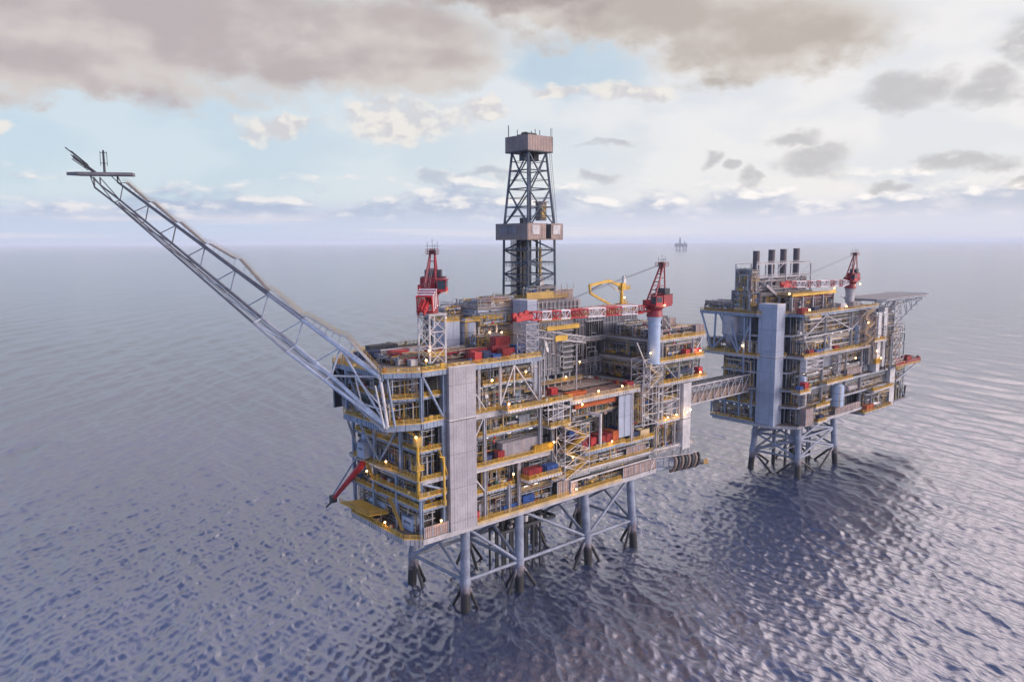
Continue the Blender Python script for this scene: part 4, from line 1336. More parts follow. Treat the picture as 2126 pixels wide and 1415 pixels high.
for z in (87, 92, 97):
    b = MB(); b.rail([(cx - 6, cy + 6.4, z), (cx - 6.5, cy - 6.4, z), (cx + 6, cy - 6.5, z)], 'derrick_steel', toe=False); b.box(cx - 6.9, cx - 6.1, cy - 6.4, cy + 6.2, z - .1, z, 'grating'); b.build('walkway', T)

# ------------------------------------------------------------------ flare boom
T = thing('flare_boom', 'long inclined lattice flare boom reaching out and up to the left over the sea', 'flare boom', (-25, 5, 55))
A0 = Vector((-25, 5.0, 67.2)); A1 = Vector((-53.4, 109.0, 118.0))
dirb = (A1 - A0).normalized()
Bv0 = Vector((-24.9, 2.2, 55.0))
lat = Vector((-dirb.y, dirb.x, 0)).normalized()   # outwards, to the left of the boom
nrm = lat.cross(dirb).normalized()
if nrm.z > 0: nrm = -nrm
NP = 8


def chord(t, which):
    a = A0.lerp(A1, t)
    drop = 9.0 + (4.8 - 9.0) * t
    bpt = a + nrm * drop
    if which == 'A': return a
    if which == 'B': return Bv0.lerp(A0.lerp(A1, 1 / NP) + nrm * (9.0 - 4.2 / NP), t * NP) if t < 1 / NP else bpt
    off = min(1.0, t * NP / 1.4)
    if which == 'C': return chord(t, 'B') + (lat * (2.7 - .9 * t) + nrm * (1.6 - .8 * t)) * off
    if which == 'D': return chord(t, 'B') + nrm * 0.9 + lat * .3


ch = MB(); lac = MB(); wk = MB(); fl = MB()
for k_ in range(NP):
    t0, t1 = k_ / NP, (k_ + 1) / NP
    near = k_ < 3
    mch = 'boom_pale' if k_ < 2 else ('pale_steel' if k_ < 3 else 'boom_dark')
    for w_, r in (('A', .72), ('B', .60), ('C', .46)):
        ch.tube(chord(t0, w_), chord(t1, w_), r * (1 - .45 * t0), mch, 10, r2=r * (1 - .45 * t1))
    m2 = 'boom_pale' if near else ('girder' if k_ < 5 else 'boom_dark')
    rr = .26 * (1 - .35 * t0)
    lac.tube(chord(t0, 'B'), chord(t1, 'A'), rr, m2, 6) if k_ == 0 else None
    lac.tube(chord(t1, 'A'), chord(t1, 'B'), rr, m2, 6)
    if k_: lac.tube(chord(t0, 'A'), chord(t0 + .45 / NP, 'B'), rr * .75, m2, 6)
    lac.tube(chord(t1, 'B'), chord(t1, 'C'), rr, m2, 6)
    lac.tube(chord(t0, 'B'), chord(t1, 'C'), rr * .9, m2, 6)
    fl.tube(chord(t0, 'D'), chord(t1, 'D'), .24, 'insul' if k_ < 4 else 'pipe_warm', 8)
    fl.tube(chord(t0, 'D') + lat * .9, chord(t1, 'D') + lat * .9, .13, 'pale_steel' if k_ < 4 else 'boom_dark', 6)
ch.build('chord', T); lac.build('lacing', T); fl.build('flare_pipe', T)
# walkway on the upper chord in straight flights with landings
up0 = UPW * .9
prev = None
for k_ in range(NP + 1):
    t0 = k_ / NP
    lift = .95 + (2.1 if k_ in (1, 4) else 0.0)
    p = chord(t0, 'A') + UPW * lift - lat * .2
    if prev is not None:
        g = p - dirb * 2.2
        g.z = p.z
        wk.beam(prev, g, 1.1, .16, 'girder' if k_ < 4 else 'boom_dark'); wk.beam(g, p, 1.2, .14, 'girder' if k_ < 5 else 'boom_dark')
        for s in (-.55, .55):
            col_ = 'yellow' if k_ < 4 else 'tan_edge'
            for h_ in (.55, 1.1):
                wk.beam(prev + lat * s + UPW * h_, g + lat * s + UPW * h_, .05, .05, col_); wk.beam(g + lat * s + UPW * h_, p + lat * s + UPW * h_, .07, .07, col_)
            for i in range(9):
                c = prev.lerp(g, i / 9) + lat * s
                wk.beam(c, c + UPW * 1.1, .06, .06, col_)
        for i in range(5):
            c = prev.lerp(g, i / 5)
            wk.beam(c, A0 + dirb * max(0, (c - A0).dot(dirb)), .1, .1, 'girder')
    prev = p
wk.build('walkway', T)
# foot frame
ft = MB()
ft.tube(A0, Bv0, .42, 'white_steel', 8); ft.tube(A0 + Vector((1.6, -.6, -.2)), Bv0 + Vector((1.6, -.8, 0)), .3, 'blue_steel', 8)
ft.tube(A0 + Vector((.2, .6, 0)) + lat * 1.6 - UPW * 2, Bv0 + lat * 1.2, .22, 'white_steel', 6)
Cm = chord(1 / NP, 'A'); Bm = chord(1 / NP, 'B'); mid = (A0 + Bv0) / 2 - UPW * 2
ft.tube(mid, Bm.lerp(Bv0, .55), .26, 'white_steel', 8); ft.tube(mid, A0.lerp(Bm, .5), .22, 'white_steel', 8); ft.tube(A0.lerp(Bm, .5), Bm.lerp(Bv0, .55), .22, 'white_steel', 8); ft.tube(A0, Bm, .3, 'white_steel', 8)
ft.tube(chord(.6 / NP, 'C'), Vector((-17, 24, 54.6)), .5, 'ped_blue', 8); ft.tube(chord(.9 / NP, 'C'), Vector((-18, 29, 55)), .5, 'ped_blue', 8)
ft.tube(chord(1.1 / NP, 'B'), Vector((-20, 29, 58)), .4, 'ped_blue', 8)
ft.build('foot_frame', T)
# tip platform with two burners
tip = A1 + dirb * 2.5
e1 = Vector((-.9, .436, 0)); e2 = Vector((-e1.y, e1.x, 0))
pz = tip.z + 2.6
tp = MB()
hx = [tip + e1 * a + e2 * c for a, c in ((-4.5, -1.8), (11, -2.6), (14.5, 0), (11, 2.2), (-4.5, 2.4))]
tp.prism([(v.x, v.y) for v in hx], pz - .5, pz, 'boom_dark')
for i in range(5):
    a, c = hx[i], hx[(i + 1) % 5]
    tp.beam((a.x, a.y, pz), (c.x, c.y, pz), .3, .9, 'boom_dark')
for w_ in 'ABC':
    c = chord(1, w_)
    far_ = c + (dirb * 12 if w_ != 'A' else dirb * 3)
    tp.tube(c, far_, .3, 'boom_dark', 6); tp.tube(far_, (far_.x, far_.y, pz - .3), .25, 'boom_dark', 6); tp.tube(c, (far_.x, far_.y, pz - .4), .16, 'boom_dark', 6)
    tp.tube(far_, Vector((tip.x, tip.y, pz - .5)) + e1 * (8 if w_ != 'A' else 2), .16, 'boom_dark', 6)
tp.build('tip_platform', T)
b = MB()
c = Vector((tip.x, tip.y, pz)) + e1 * 6.0; d_ = (e1 * 1.0 + UPW * .85).normalized()
b.tube(c, c + d_ * 8.5, .5, 'dark', 8, r2=.34)
for i in range(5):
    o_ = e2 * (.9 * math.cos(i * 1.26)) + UPW * (.9 * math.sin(i * 1.26))
    b.tube(c + d_ * 3 + o_, c + d_ * 8.8 + o_ * 1.4, .14, 'dark', 5)
    b.tube(c + d_ * 4.2 + o_, c + d_ * 4.2 + e2 * (.9 * math.cos(i * 1.26 + 1.26)) + UPW * (.9 * math.sin(i * 1.26 + 1.26)), .12, 'dark', 5)
b.tube(c + d_ * 6 - e1, c + d_ * 9.5 + e1 * 1.2 + UPW * 1.8, .2, 'dark', 5)
b.build('flare_tip', T)
b = MB()
c = Vector((tip.x, tip.y, pz)) + e1 * 3.8
b.tube(c, c + UPW * 7.4, .4, 'dark', 8, r2=.28)
for i in range(4):
    o_ = Vector((math.cos(i * 1.57), math.sin(i * 1.57), 0)) * .95
    b.tube(c + o_ + UPW * 2.5, c + o_ + UPW * 7, .1, 'dark', 5); b.tube(c + o_ + UPW * 3.4, c + UPW * 3.4, .1, 'dark', 5); b.tube(c + o_ + UPW * 6.6, c + UPW * 6.6, .1, 'dark', 5)
b.build('flare_tip', T)


# ------------------------------------------------------------------ cranes
def striped_boom(P, Q, w0, w1, nseg, pattern, m_tip=True):
    """box lattice boom painted in red and white bays"""
    b = MB()
    P = Vector(P); Q = Vector(Q); d = (Q - P).normalized()
    s = d.cross(UPW).normalized(); u = s.cross(d).normalized()
    for k_ in range(nseg):
        t0, t1 = k_ / nseg, (k_ + 1) / nseg
        m = pattern[int(k_ * len(pattern) / nseg)]

        def ring(t):
            w = w0 + (w1 - w0) * t
            if t < .12: w *= .45 + .55 * t / .12
            c = P.lerp(Q, t)
            return [c + s * (a * w / 2) + u * (e * w / 2) for a, e in ((-1, -1), (1, -1), (1, 1), (-1, 1))]
        r0, r1 = ring(t0), ring(t1)
        for i in range(4):
            j = (i + 1) % 4
            b.tube(r0[i], r1[i], .21, m, 6)
            b.tube(r0[i], r0[j], .15, m, 4)
            if (k_ + i) % 2: b.tube(r0[i], r1[j], .15, m, 4)
            else: b.tube(r0[j], r1[i], .15, m, 4)
    return b


def crane(label, x, y, z_ped, z_slew, ped_r, head, boom_len, boom_dz, group, king=15.0, ped_m='ped_blue', lattice_tower=None, pattern=None, bw=2.6, hung=True, hs=1.0):
    t = thing('pedestal_crane', label, 'crane', (x, y, z_ped), group)
    h = Vector((math.cos(head), math.sin(head), 0)); sd_ = Vector((-h.y, h.x, 0))
    O = Vector((x, y, z_slew))
    b = MB()
    if lattice_tower:
        b = lattice_tower
    else:
        b.tube((x, y, z_ped), (x, y, z_slew - .8), ped_r, ped_m, 18)
        for zz in (z_ped + .3, z_ped + (z_slew - z_ped) * .78, z_slew - 1.0):
            b.tube((x, y, zz - .25), (x, y, zz + .25), ped_r * 1.14, ped_m, 18)
        b.tube((x, y, z_slew - 2.6), (x, y, z_slew - .8), ped_r, ped_m, 18, r2=ped_r * 1.25)
    b.build('pedestal', t)
    b = MB()
    b.tube((x, y, z_slew - .8), (x, y, z_slew + 1.2), ped_r * 1.35, 'crane_red', 16, r2=ped_r * 1.2)
    b.tube((x, y, z_slew + 1.2), (x, y, z_slew + 2.4), ped_r * 1.1, 'crane_red', 14, r2=ped_r * 1.6)
    b.build('slew_ring', t)

    def bx(mb, f0, f1, s0, s1, z0, z1, m):
        f0, f1, s0, s1 = f0 * hs, f1 * hs, s0 * hs, s1 * hs
        pts = [O + h * f0 + sd_ * s0, O + h * f1 + sd_ * s0, O + h * f1 + sd_ * s1, O + h * f0 + sd_ * s1]
        mb.prism([(p.x, p.y) for p in pts], z_slew + z0, z_slew + z1, m)
    b = MB()
    bx(b, -4.6, 2.6, -2.2, 2.2, 2.4, 3.0, 'crane_red'); bx(b, -4.8, -1.0, -2.3, 2.3, 3.0, 6.2, 'crane_red'); bx(b, -4.9, -2.0, -2.35, 2.35, 6.2, 6.4, 'black')
    bx(b, -4.4, -2.2, -1.6, 1.6, 6.4, 8.2, 'c_dark')
    bx(b, -1, 2.4, -2.2, -1.2, 3, 4.6, 'crane_red')
    b.rail([tuple(O + h * -4.8 + sd_ * -2.4 + UPW * 3), tuple(O + h * 2.6 + sd_ * -2.4 + UPW * 3), tuple(O + h * 2.6 + sd_ * 2.4 + UPW * 3), tuple(O + h * -4.8 + sd_ * 2.4 + UPW * 3)], 'crane_red')
    b.build('machinery_house', t)
    b = MB(); bx(b, .9, 3.6, 1.6, 3.4, 3.0, 5.9, 'bright_red'); bx(b, .7, 3.8, 1.4, 3.6, 5.9, 6.1, 'crane_red'); cb_ = b.build('operator_cab', t)
    b = MB(); bx(b, 3.6, 3.66, 1.75, 3.25, 3.6, 5.7, 'glass'); bx(b, 1.2, 3.4, 3.4, 3.46, 4.1, 5.7, 'glass'); b.build('window', cb_)
    b = MB()
    top = O + h * -3.2 + UPW * king
    for s in (-1.6, 1.6):
        b.tube(O + h * 3.0 + sd_ * s + UPW * 2.8, top + sd_ * (s * .38), .30, 'crane_red', 6)
        b.tube(O + h * -3.4 + sd_ * s + UPW * 2.8, top + sd_ * (s * .38) - h * .6, .26, 'crane_red', 6)
        for zz in (.3, .5, .7, .86):
            b.tube((O + h * 3.0 + sd_ * s + UPW * 2.8).lerp(top + sd_ * (s * .38), zz), (O + h * -3.4 + sd_ * s + UPW * 2.8).lerp(top + sd_ * (s * .38) - h * .6, zz), .13, 'crane_red', 5)
    for zz in (.2, .4, .6, .8):
        b.tube((O + h * 3 + sd_ * -1.6 + UPW * 2.8).lerp(top - sd_ * .6, zz), (O + h * 3 + sd_ * 1.6 + UPW * 2.8).lerp(top + sd_ * .6, zz), .15, 'crane_red', 5)
    pts = [top + h * a + sd_ * c for a, c in ((-1.6, -1.5), (1.4, -1.5), (1.4, 1.5), (-1.6, 1.5))]
    b.prism([(p.x, p.y) for p in pts], top.z - .15, top.z + .05, 'crane_red')
    b.rail([tuple(p + UPW * .05) for p in pts], 'crane_red', closed=True, toe=False)
    b.build('a_frame', t)
    b = MB()
    for s in (-.5, 0, .5):
        b.tube(top + sd_ * (s - .1) + UPW * .7, top + sd_ * (s + .1) + UPW * .7, .7, 'black', 10)
    b.beam(top - sd_ * .9 + UPW * .4, top + sd_ * .9 + UPW * .4, .6, .8, 'black')
    for s, hh in ((-1.3, 3.0), (1.3, 3.2), (0, 3.8), (.7, 2.6)):
        b.tube(top + sd_ * s, top + sd_ * s + UPW * hh, .06, 'black', 4)
    b.beam(top - sd_ * 1.8 + UPW * 2, top + sd_ * 1.8 + UPW * 2, .07, .07, 'black')
    b.build('sheave_head', t)
    root = O + h * 2.6 + UPW * 1.9
    tipb = root + h * boom_len + UPW * boom_dz
    pat = pattern or ['crane_red', 'bright_red', 'crane_white', 'crane_white', 'bright_red', 'bright_red', 'crane_white', 'crane_white', 'bright_red', 'bright_red', 'crane_white', 'bright_red', 'crane_white', 'bright_red']
    bo = striped_boom(root, tipb, bw, bw * .86, len(pat) * 2, pat).build('boom', t)
    b = MB()
    dd = (tipb - root).normalized()
    b.beam(tipb - dd * .5 + sd_ * .9, tipb + dd * 5.4 + sd_ * .7 - UPW * .6, .3, 1.5, 'bright_red'); b.beam(tipb - dd * .5 - sd_ * .9, tipb + dd * 5.4 - sd_ * .7 - UPW * .6, .3, 1.5, 'bright_red')
    for a, r in ((1.0, 1.15), (3.2, 1.0), (5.4, .9)):
        for s in (-.3, .3):
            b.tube(tipb + dd * a + sd_ * (s - .1) + UPW * (.3 if a > 2 else .6), tipb + dd * a + sd_ * (s + .1) + UPW * (.3 if a > 2 else .6), r, 'bright_red', 10)
    b.tube(tipb + dd * 1 - sd_ * 1, tipb + dd * 1 + sd_ * 1, .3, 'crane_red', 6); b.tube(tipb + dd * 4 - sd_ * 1, tipb + dd * 4 + sd_ * 1, .3, 'crane_red', 6)
    b.build('boom_tip', bo)
    b = MB()
    mid_ = root.lerp(tipb, .62) + UPW * (bw * .5)
    for s in (-.6, -.25, .25, .6):
        b.tube(top + sd_ * s + UPW * .6, tipb - dd * 3 + sd_ * s * 1.2 + UPW * (bw * .45), .038, 'cable', 4)
    b.build('luffing_rope', t)
    if hung:
        b = MB()
        c = tipb + dd * 5.2 - UPW * 1.4
        b.tube(c + UPW * 1, c - UPW * 2.0, .05, 'cable', 4); b.ball(tuple(c - UPW * 2.2), .5, 'bright_red', 8); b.tube(c - UPW * 2.6, c - UPW * 3.3, .12, 'dark', 5)
        b.build('hook_block', t)
    return t


ls = 'luffing boom cranes in red and white'
crane('red crane on the thick blue pedestal, boom laid along the front of the drilling platform', 75.4, .2, 60.2, 76.6, 2.0, math.pi, 52.5, 1.0, ls, king=15.4, hung=False, hs=1.2)
lt = MB(); lt.lattice([(-10, 5, 68.4), (-5, 5, 68.4), (-5, 10, 68.4), (-10, 10, 68.4)], [(-10, 5, 81.2), (-5, 5, 81.2), (-5, 10, 81.2), (-10, 10, 81.2)], .27, .13, 'white_steel', 3, cross=True)
lt.box(-10.4, -4.6, 4.6, 10.4, 81.2, 81.7, 'pale_steel'); lt.tube((-7.5, 7.5, 81.7), (-7.5, 7.5, 84.2), 1.7, 'crane_red', 14); lt.box(-10, -5, 5, 10, 70.4, 70.6, 'grating'); lt.rail([(-10, 10, 70.6), (-10, 5, 70.6), (-5, 5, 70.6), (-5, 10, 70.6)])
crane('dark red crane on a white lattice tower, short boom pointing towards the viewer', -7.5, 7.5, 68.4, 84.6, 1.5, math.radians(226), 8.6, -1.7, ls, king=12.4, lattice_tower=lt,
      pattern=['crane_red', 'crane_red', 'crane_white', 'crane_red', 'crane_white', 'crane_red', 'crane_white', 'bright_red'], bw=4.4, hung=False, hs=1.35)

# lattice rest under the long boom tip
b = MB(); b.lattice([(18.9, -.2, 68.4), (23.4, -.2, 68.4), (23.4, 3.6, 68.4), (18.9, 3.6, 68.4)], [(18.9, -.2, 77.2), (23.4, -.2, 77.2), (23.4, 3.6, 77.2), (18.9, 3.6, 77.2)], .15, .10, 'pale_steel', 4, cross=True)
b.box(18.6, 23.7, -.4, 3.8, 77.2, 77.4, 'pale_steel')
one('boom_rest', b, 'pale lattice tower that supports the tip of the long crane boom', 'boom rest', (21, 1.7, 68.4))

# yellow walkway and white lattice arm beneath the long boom
T = thing('catwalk_machine', 'white lattice arm with yellow walkways slung in front of the grey modules', 'catwalk', (36, 5, 70))
b = MB(); b.lattice([(26.5, 4, 72.8), (26.5, 7, 72.8), (26.5, 7, 75.0), (26.5, 4, 75.0)], [(47, 4, 69.4), (47, 7, 69.4), (47, 7, 71.2), (47, 4, 71.2)], .16, .10, 'white_steel', 8); b.build('arm', T)
b = MB(); b.box(30.2, 43.6, 3.4, 6.4, 74.4, 74.6, 'ochre'); b.rail([(30.2, 6.4, 74.6), (30.2, 3.4, 74.6), (43.6, 3.4, 74.6), (43.6, 6.4, 74.6)]); b.box(30.2, 43.6, 3.3, 3.4, 74.3, 75.5, 'yellow'); b.box(33.5, 38.5, 3.2, 3.4, 71.0, 72.6, 'yellow'); b.build('walkway', T)
b = MB()
for x in (27, 31, 44.6):
    b.tube((x, 5.4, 54.6 if x < 36 else 54), (x, 5.4, 72), .22, 'pale_steel', 6)
b.build('support_leg', T)

# yellow knuckle boom crane on the roof
T = thing('knuckle_crane', 'yellow folding knuckle crane on the roof beside the red crane', 'crane', (97, 33, 74.7))
b = MB(); b.tube((97, 33, 74.7), (97, 33, 82), .8, 'yellow', 10, r2=.6); b.box(95.4, 98.6, 31.4, 34.6, 74.7, 77, 'ochre'); b.rail([(95.4, 31.4, 77), (98.6, 31.4, 77), (98.6, 34.6, 77)]); b.build('pedestal', T)
b = MB(); b.box(96.2, 98.4, 32, 34, 82, 84.6, 'yellow'); b.box(98.4, 101, 32.2, 33.8, 82, 83.6, 'ochre'); b.tube((98, 33, 84.6), (98, 33, 87.4), .35, 'insul', 8); b.box(97, 98.2, 32, 33, 84.6, 87, 'insul'); b.tube((98, 33, 87.2), (99.4, 33, 87.0), .2, 'dark', 6); b.build('slew_house', T)
b = MB(); b.beam((97, 33, 83.6), (90, 33.5, 85.6), .8, 1.1, 'yellow'); b.beam((90, 33.5, 85.6), (80.5, 34, 84.3), .7, .9, 'yellow'); b.build('main_arm', T)
b = MB(); b.beam((80.5, 34, 84.6), (81.2, 34, 81.2), .6, .8, 'yellow'); b.beam((81.2, 34, 81.4), (92, 33.4, 76.4), .6, .8, 'yellow'); b.build('fly_arm', T)
b = MB(); b.tube((96.6, 33, 81), (89, 33.5, 85.0), .22, 'insul', 6); b.tube((81, 34, 82.6), (87, 33.7, 84.6), .2, 'dark', 6); b.build('ram', T)

# satellite dish near the top deck's right corner
T = thing('satellite_dish', 'round white dish antenna at the right corner of the container deck', 'dish', (25.4, -.2, 68.2))
b = MB(); n = 20; c0 = Vector((25.6, -.4, 70.4)); dn = Vector((.55, -.75, .25)).normalized(); du = dn.cross(UPW).normalized(); dv = du.cross(dn)
vs = [tuple(c0)]; fs = []
for ri, (rr_, dep) in enumerate(((.7, .12), (1.3, .38), (1.75, .7))):
    for i in range(n):
        a = 2 * math.pi * i / n
        vs.append(tuple(c0 + du * (math.cos(a) * rr_) + dv * (math.sin(a) * rr_) + dn * dep))
for i in range(n):
    fs.append((0, 1 + i, 1 + (i + 1) % n))
    for ri in range(2):
        fs.append((1 + ri * n + i, 1 + (ri + 1) * n + i, 1 + (ri + 1) * n + (i + 1) % n, 1 + ri * n + (i + 1) % n))
b.add(vs, fs, 'c_white', True); b.build('reflector', T)
b = MB(); b.tube(c0, c0 + dn * 1.4, .06, 'dark', 5); b.ball(tuple(c0 + dn * 1.4), .2, 'dark', 6); b.build('feed_horn', T)
b = MB(); b.tube((25.4, 0, 67.0), (25.5, -.2, 70.3), .18, 'pale_steel', 8); b.beam((23.8, 0, 67.2), (25.6, 0, 67.2), .3, .3, 'pale_steel'); b.build('mast', T)

# stair towers
stair_tower('white cross braced stair tower rising between the bottom decks at the middle front', 'stair_tower', 30.0, 40.2, -4.4, -.9, 31.6, 47.0, rail='yellow')
stair_tower('narrow white stair tower at the right end of the pipe deck', 'stair_tower', 69.5, 76, -3.2, -.9, 53.6, 60, m='white_steel', rail='tan_edge')

# flexible hoses hanging in a bundle at the lower right corner
T = thing('hose_station', 'bundle of thick dark hoses looped over the lower right corner of the drilling platform', 'hose rack', (92, -2, 22))
for i in range(8):
    x = 86 + i * 1.9
    b = MB(); pts = []
    for j in range(9):
        a = math.pi * j / 8
        pts.append((x + .5 * math.cos(a), -.6 - 1.7 * math.sin(a) * .9 + 1.0 * j / 8, 24.4 + 2.4 * math.cos(a) - .12 * i))
    b.path(pts, .55, 'dark' if i % 2 else 'pipe_warm', 8); b.build('hose', T)
b = MB(); b.tube((78, 1, 26.8), (102, 1, 24.6), .5, 'leg_blue', 8); b.tube((78, 1.4, 23.6), (102, 1.4, 21.4), .5, 'leg_blue', 8)
for i in range(8):
    b.tube((80 + 3 * i, 1.2, 26.4 - .28 * i), (80 + 3 * i, 1.2, 23.2 - .28 * i), .2, 'leg_blue', 6)
for i in range(5):
    b.tube((78 + 4.5 * i, .5, 30), (78 + 4.5 * i, .5, 26), .3, 'pale_steel', 6)
b.build('hose_saddle', T)
b = MB(); b.tube((100, 0, 22.6), (103, -.4, 22.0), .9, 'dark', 10); b.tube((103, -.4, 21.6), (106.4, -.6, 21.2), .3, 'c_yellow', 6); b.tube((103, -.4, 22.2), (106, -.6, 22.4), .3, 'c_yellow', 6); b.tube((105.4, -.5, 20.8), (105.4, -.5, 22.8), .2, 'c_yellow', 6); b.build('hose_coupling', T)

# red davit boom over the sea at the lower left
T = thing('davit_boom', 'red tapered boom hanging down over the sea at the lower left edge', 'davit', (-18, 28, 40))
b = MB(); b.tube((-18.6, 26, 39.4), (-19.6, 41, 26.2), 1.0, 'bright_red', 10, r2=.6); b.build('boom', T)
b = MB(); b.tube((-18.4, 29, 41), (-19.4, 44, 25), .26, 'girder', 6); b.tube((-17.4, 27, 38), (-19.5, 40, 27.2), .22, 'girder', 6); b.build('stay', T)
b = MB(); b.box(-20.4, -18.8, 41, 42.8, 24.6, 26.6, 'dark'); b.tube((-19.6, 42, 25), (-19.8, 46, 22), .25, 'dark', 6); b.tube((-19.2, 42, 25.6), (-20.4, 45, 22.4), .2, 'dark', 6); b.build('boom_tip', T)

# yellow pedestal davit on the left balcony
T = thing('yellow_davit', 'tall yellow davit column on the railed corner platform at the left', 'davit', (-17.4, .3, 40.4))
b = MB(); b.tube((-17.6, .2, 36.2), (-17.6, .2, 51), .42, 'yellow', 10); b.tube((-17.6, .2, 43.4), (-17.6, .2, 45.2), 1.0, 'ochre', 10, r2=.45); b.build('mast', T)
b = MB(); b.box(-18.9, -16.5, -1.0, 1.3, 43.2, 43.4, 'ochre'); b.rail([(-18.9, 1.3, 43.4), (-18.9, -1, 43.4), (-16.5, -1, 43.4), (-16.5, 1.3, 43.4)]); b.build('platform', T)
b = MB(); b.box(-18.4, -16.8, -.6, .9, 49.4, 51.8, 'ochre'); b.beam((-17.6, .2, 51.4), (-17.6, 4.4, 52.4), .4, .5, 'yellow'); b.build('winch_head', T)
b = MB(); b.tube((-10.6, -1.2, 32.8), (-10.6, -1.2, 45.6), .3, 'yellow', 8); b.beam((-10.6, -1.2, 45.4), (-12.6, -2.2, 46.2), .3, .3, 'yellow'); b.tube((-10.6, -1.2, 32.8), (-10.6, -1.2, 34.2), .6, 'ochre', 8)
one('davit', b, 'slim yellow davit post beside the foot of the white clad tower', 'davit', (-10.6, -1.2, 36))

# yellow floored landing at the bottom left corner
T = thing('landing_platform', 'yellow floored landing platform cantilevered at the bottom left edge', 'platform', (-20, 25, 27))
b = MB(); b.prism([(-22.4, 17), (-17, 15.5), (-17, 30), (-22.8, 32)], 27.6, 27.9, 'yellow'); b.build('floor', T)
b = MB()
for y in (18, 24, 30):
    b.tube((-21.8, y, 27.6), (-19, y, 25), .18, 'ochre', 6); b.tube((-21.8, y, 27.6), (-18.6, y + 3, 25), .14, 'ochre', 6); b.tube((-18, y, 27.6), (-18, y, 25), .16, 'pale_steel', 6)
b.build('strut', T)
b = MB(); b.rail([(-17, 15.6, 27.9), (-22.4, 17, 27.9), (-22.8, 32, 27.9)], 'ochre', toe=False); b.build('handrail', T)

# ------------------------------------------------------------------ tanks, vessels and cabinets
vessel_v(15.4, 22, 68.2, 8.4, 2.6, 'clad_blue', 'squat blue grey silo with yellow railed roof on the container deck', None, 'silo')
T = thing('storage_tower', 'tall blue panelled box tower between the lattice crane tower and the silo', 'tower', (9, 24, 68.2))
b = MB(); b.box(6.4, 11.6, 20.6, 27, 68.2, 77.4, 'clad_blue'); b.build('wall', T)
b = MB(); b.rail([(6.4, 27, 77.4), (6.4, 20.6, 77.4), (11.6, 20.6, 77.4), (11.6, 27, 77.4)]); b.box(6.3, 11.7, 20.5, 27.1, 77.3, 77.5, 'ochre'); b.build('roof', T)
b = MB(); b.rail([(12.8, 19.4, 77.1), (18.4, 19.4, 77.1), (18.4, 25, 77.1)]); b.box(12.6, 18.5, 19.3, 25, 76.9, 77.1, 'ochre'); b.box(12.7, 12.9, 19.4, 19.6, 68.3, 77, 'ochre'); b.box(18.2, 18.4, 19.4, 19.6, 68.3, 77, 'ochre')
one('tank_platform', b, 'yellow railed platform wrapped over the top of the squat silo', 'platform', (15.5, 22, 77))
T = thing('pipe_manifold', 'sprawling tangle of yellow braced pipes right of the silo', 'manifold', (16, 14, 68.3))
b = MB(); pipework(b, 12, 22, 13, 19, 68.4, 73.5, 44, rg, 'x', ('yellow', 'ochre', 'pipe_warm', 'dark', 'pipe_grey')); b.build('pipework', T)
b = MB()
for x in (12, 17, 22):
    b.tube((x, 12.8, 68.3), (x + 2, 12.8, 72.5), .14, 'yellow', 6)
b.beam((12, 12.8, 72.5), (24, 12.8, 72.5), .6, .2, 'ochre'); b.build('support_frame', T)

g = 'vessels among the open bays of the drilling platform'
vessel_h(8, 3.2, 25, 7, 1.0, 'pale_steel', 'grey horizontal vessel on the bottom deck near the white clad tower', 'x')
vessel_h(-13.6, 24, 25, 9, 1.9, 'ped_blue', 'large pale blue horizontal vessel on the bottom deck behind the yellow landing', 'y')
vessel_v(-14.6, 30, 41, 6.4, 1.6, 'ped_blue', 'blue upright vessel at the far end of the left middle deck')
vessel_h(50, 3.6, 25, 9, 1.0, 'insul', 'silvery horizontal vessel low on the bottom deck right of the middle', 'x')
vessel_v(52, 3.4, 31.4, 4.6, .9, 'pale_steel', 'pale upright vessel under the red container platform')
vessel_v(90.5, 3, 41, 5.2, 1.0, 'insul', 'silvery upright vessel in the right end bay beside the pale pillar')
vessel_v(82, 4, 54, 5.4, 1.4, 'pale_steel', 'pale upright vessel behind the blue crane pedestal')
vessel_h(94, 2.4, 53.6, 7, 1.4, 'c_navy', 'dark blue horizontal tank on the right end deck', 'x', None, 'tank')
vessel_h(87, 3.2, 62, 6, 1.0, 'pipe_warm', 'rusty horizontal vessel on the upper right end deck', 'x')
vessel_v(-12.4, 14, 55.4, 5.2, 1.4, 'insul', 'silvery upright vessel inside the upper left block')
vessel_h(-20, 14, 55.4, 8, 1.1, 'pale_steel', 'pale horizontal vessel just inside the flare boom foot', 'y')
vessel_v(7, 3.4, 55.1, 5.2, 1.0, 'pale_steel', 'slim pale vessel behind the white braces of the upper front bay')
vessel_v(18.5, 4, 55.1, 5.0, 1.2, 'ped_blue', 'pale blue upright vessel in the upper front bay near the corner post')
cabinet(-14.2, 7.6, 25, 4.4, 5.2, 3.4, 'ped_blue', 'blue grey equipment cabin at the bottom left corner deck')
cabinet(-11.6, -.1, 25, 1.4, .6, 2.2, 'c_white', 'small white cabinet at the lower left corner near the warm lamp')
cabinet(20.5, 3.4, 48, 4.2, 1.8, 3.2, 'panel_grey', 'grey panelled cabinet above the long pale container')
cabinet(-20.6, 20, 61.6, 3, 3, 3.4, 'module_grey', 'grey box cabinet under the roof of the upper left block')
cabinet(3.2, 1.6, 25, 1.2, 1.0, 4.2, 'c_white', 'narrow white cabinet on the bottom deck just right of the clad tower')
cabinet(1.6, .7, 25, .9, .8, 2.6, 'bright_red', 'small red fire cabinet at the bottom corner by the clad tower')
cabinet(79.5, 2.2, 67.9, 3.4, 2, 3, 'panel_grey', 'grey cabinet on the roof just right of the crane pedestal')
cabinet(-17, 26, 41, 4.2, 3.6, 4.4, 'clad_blue', 'blue cubical cabin on the far left middle balcony')
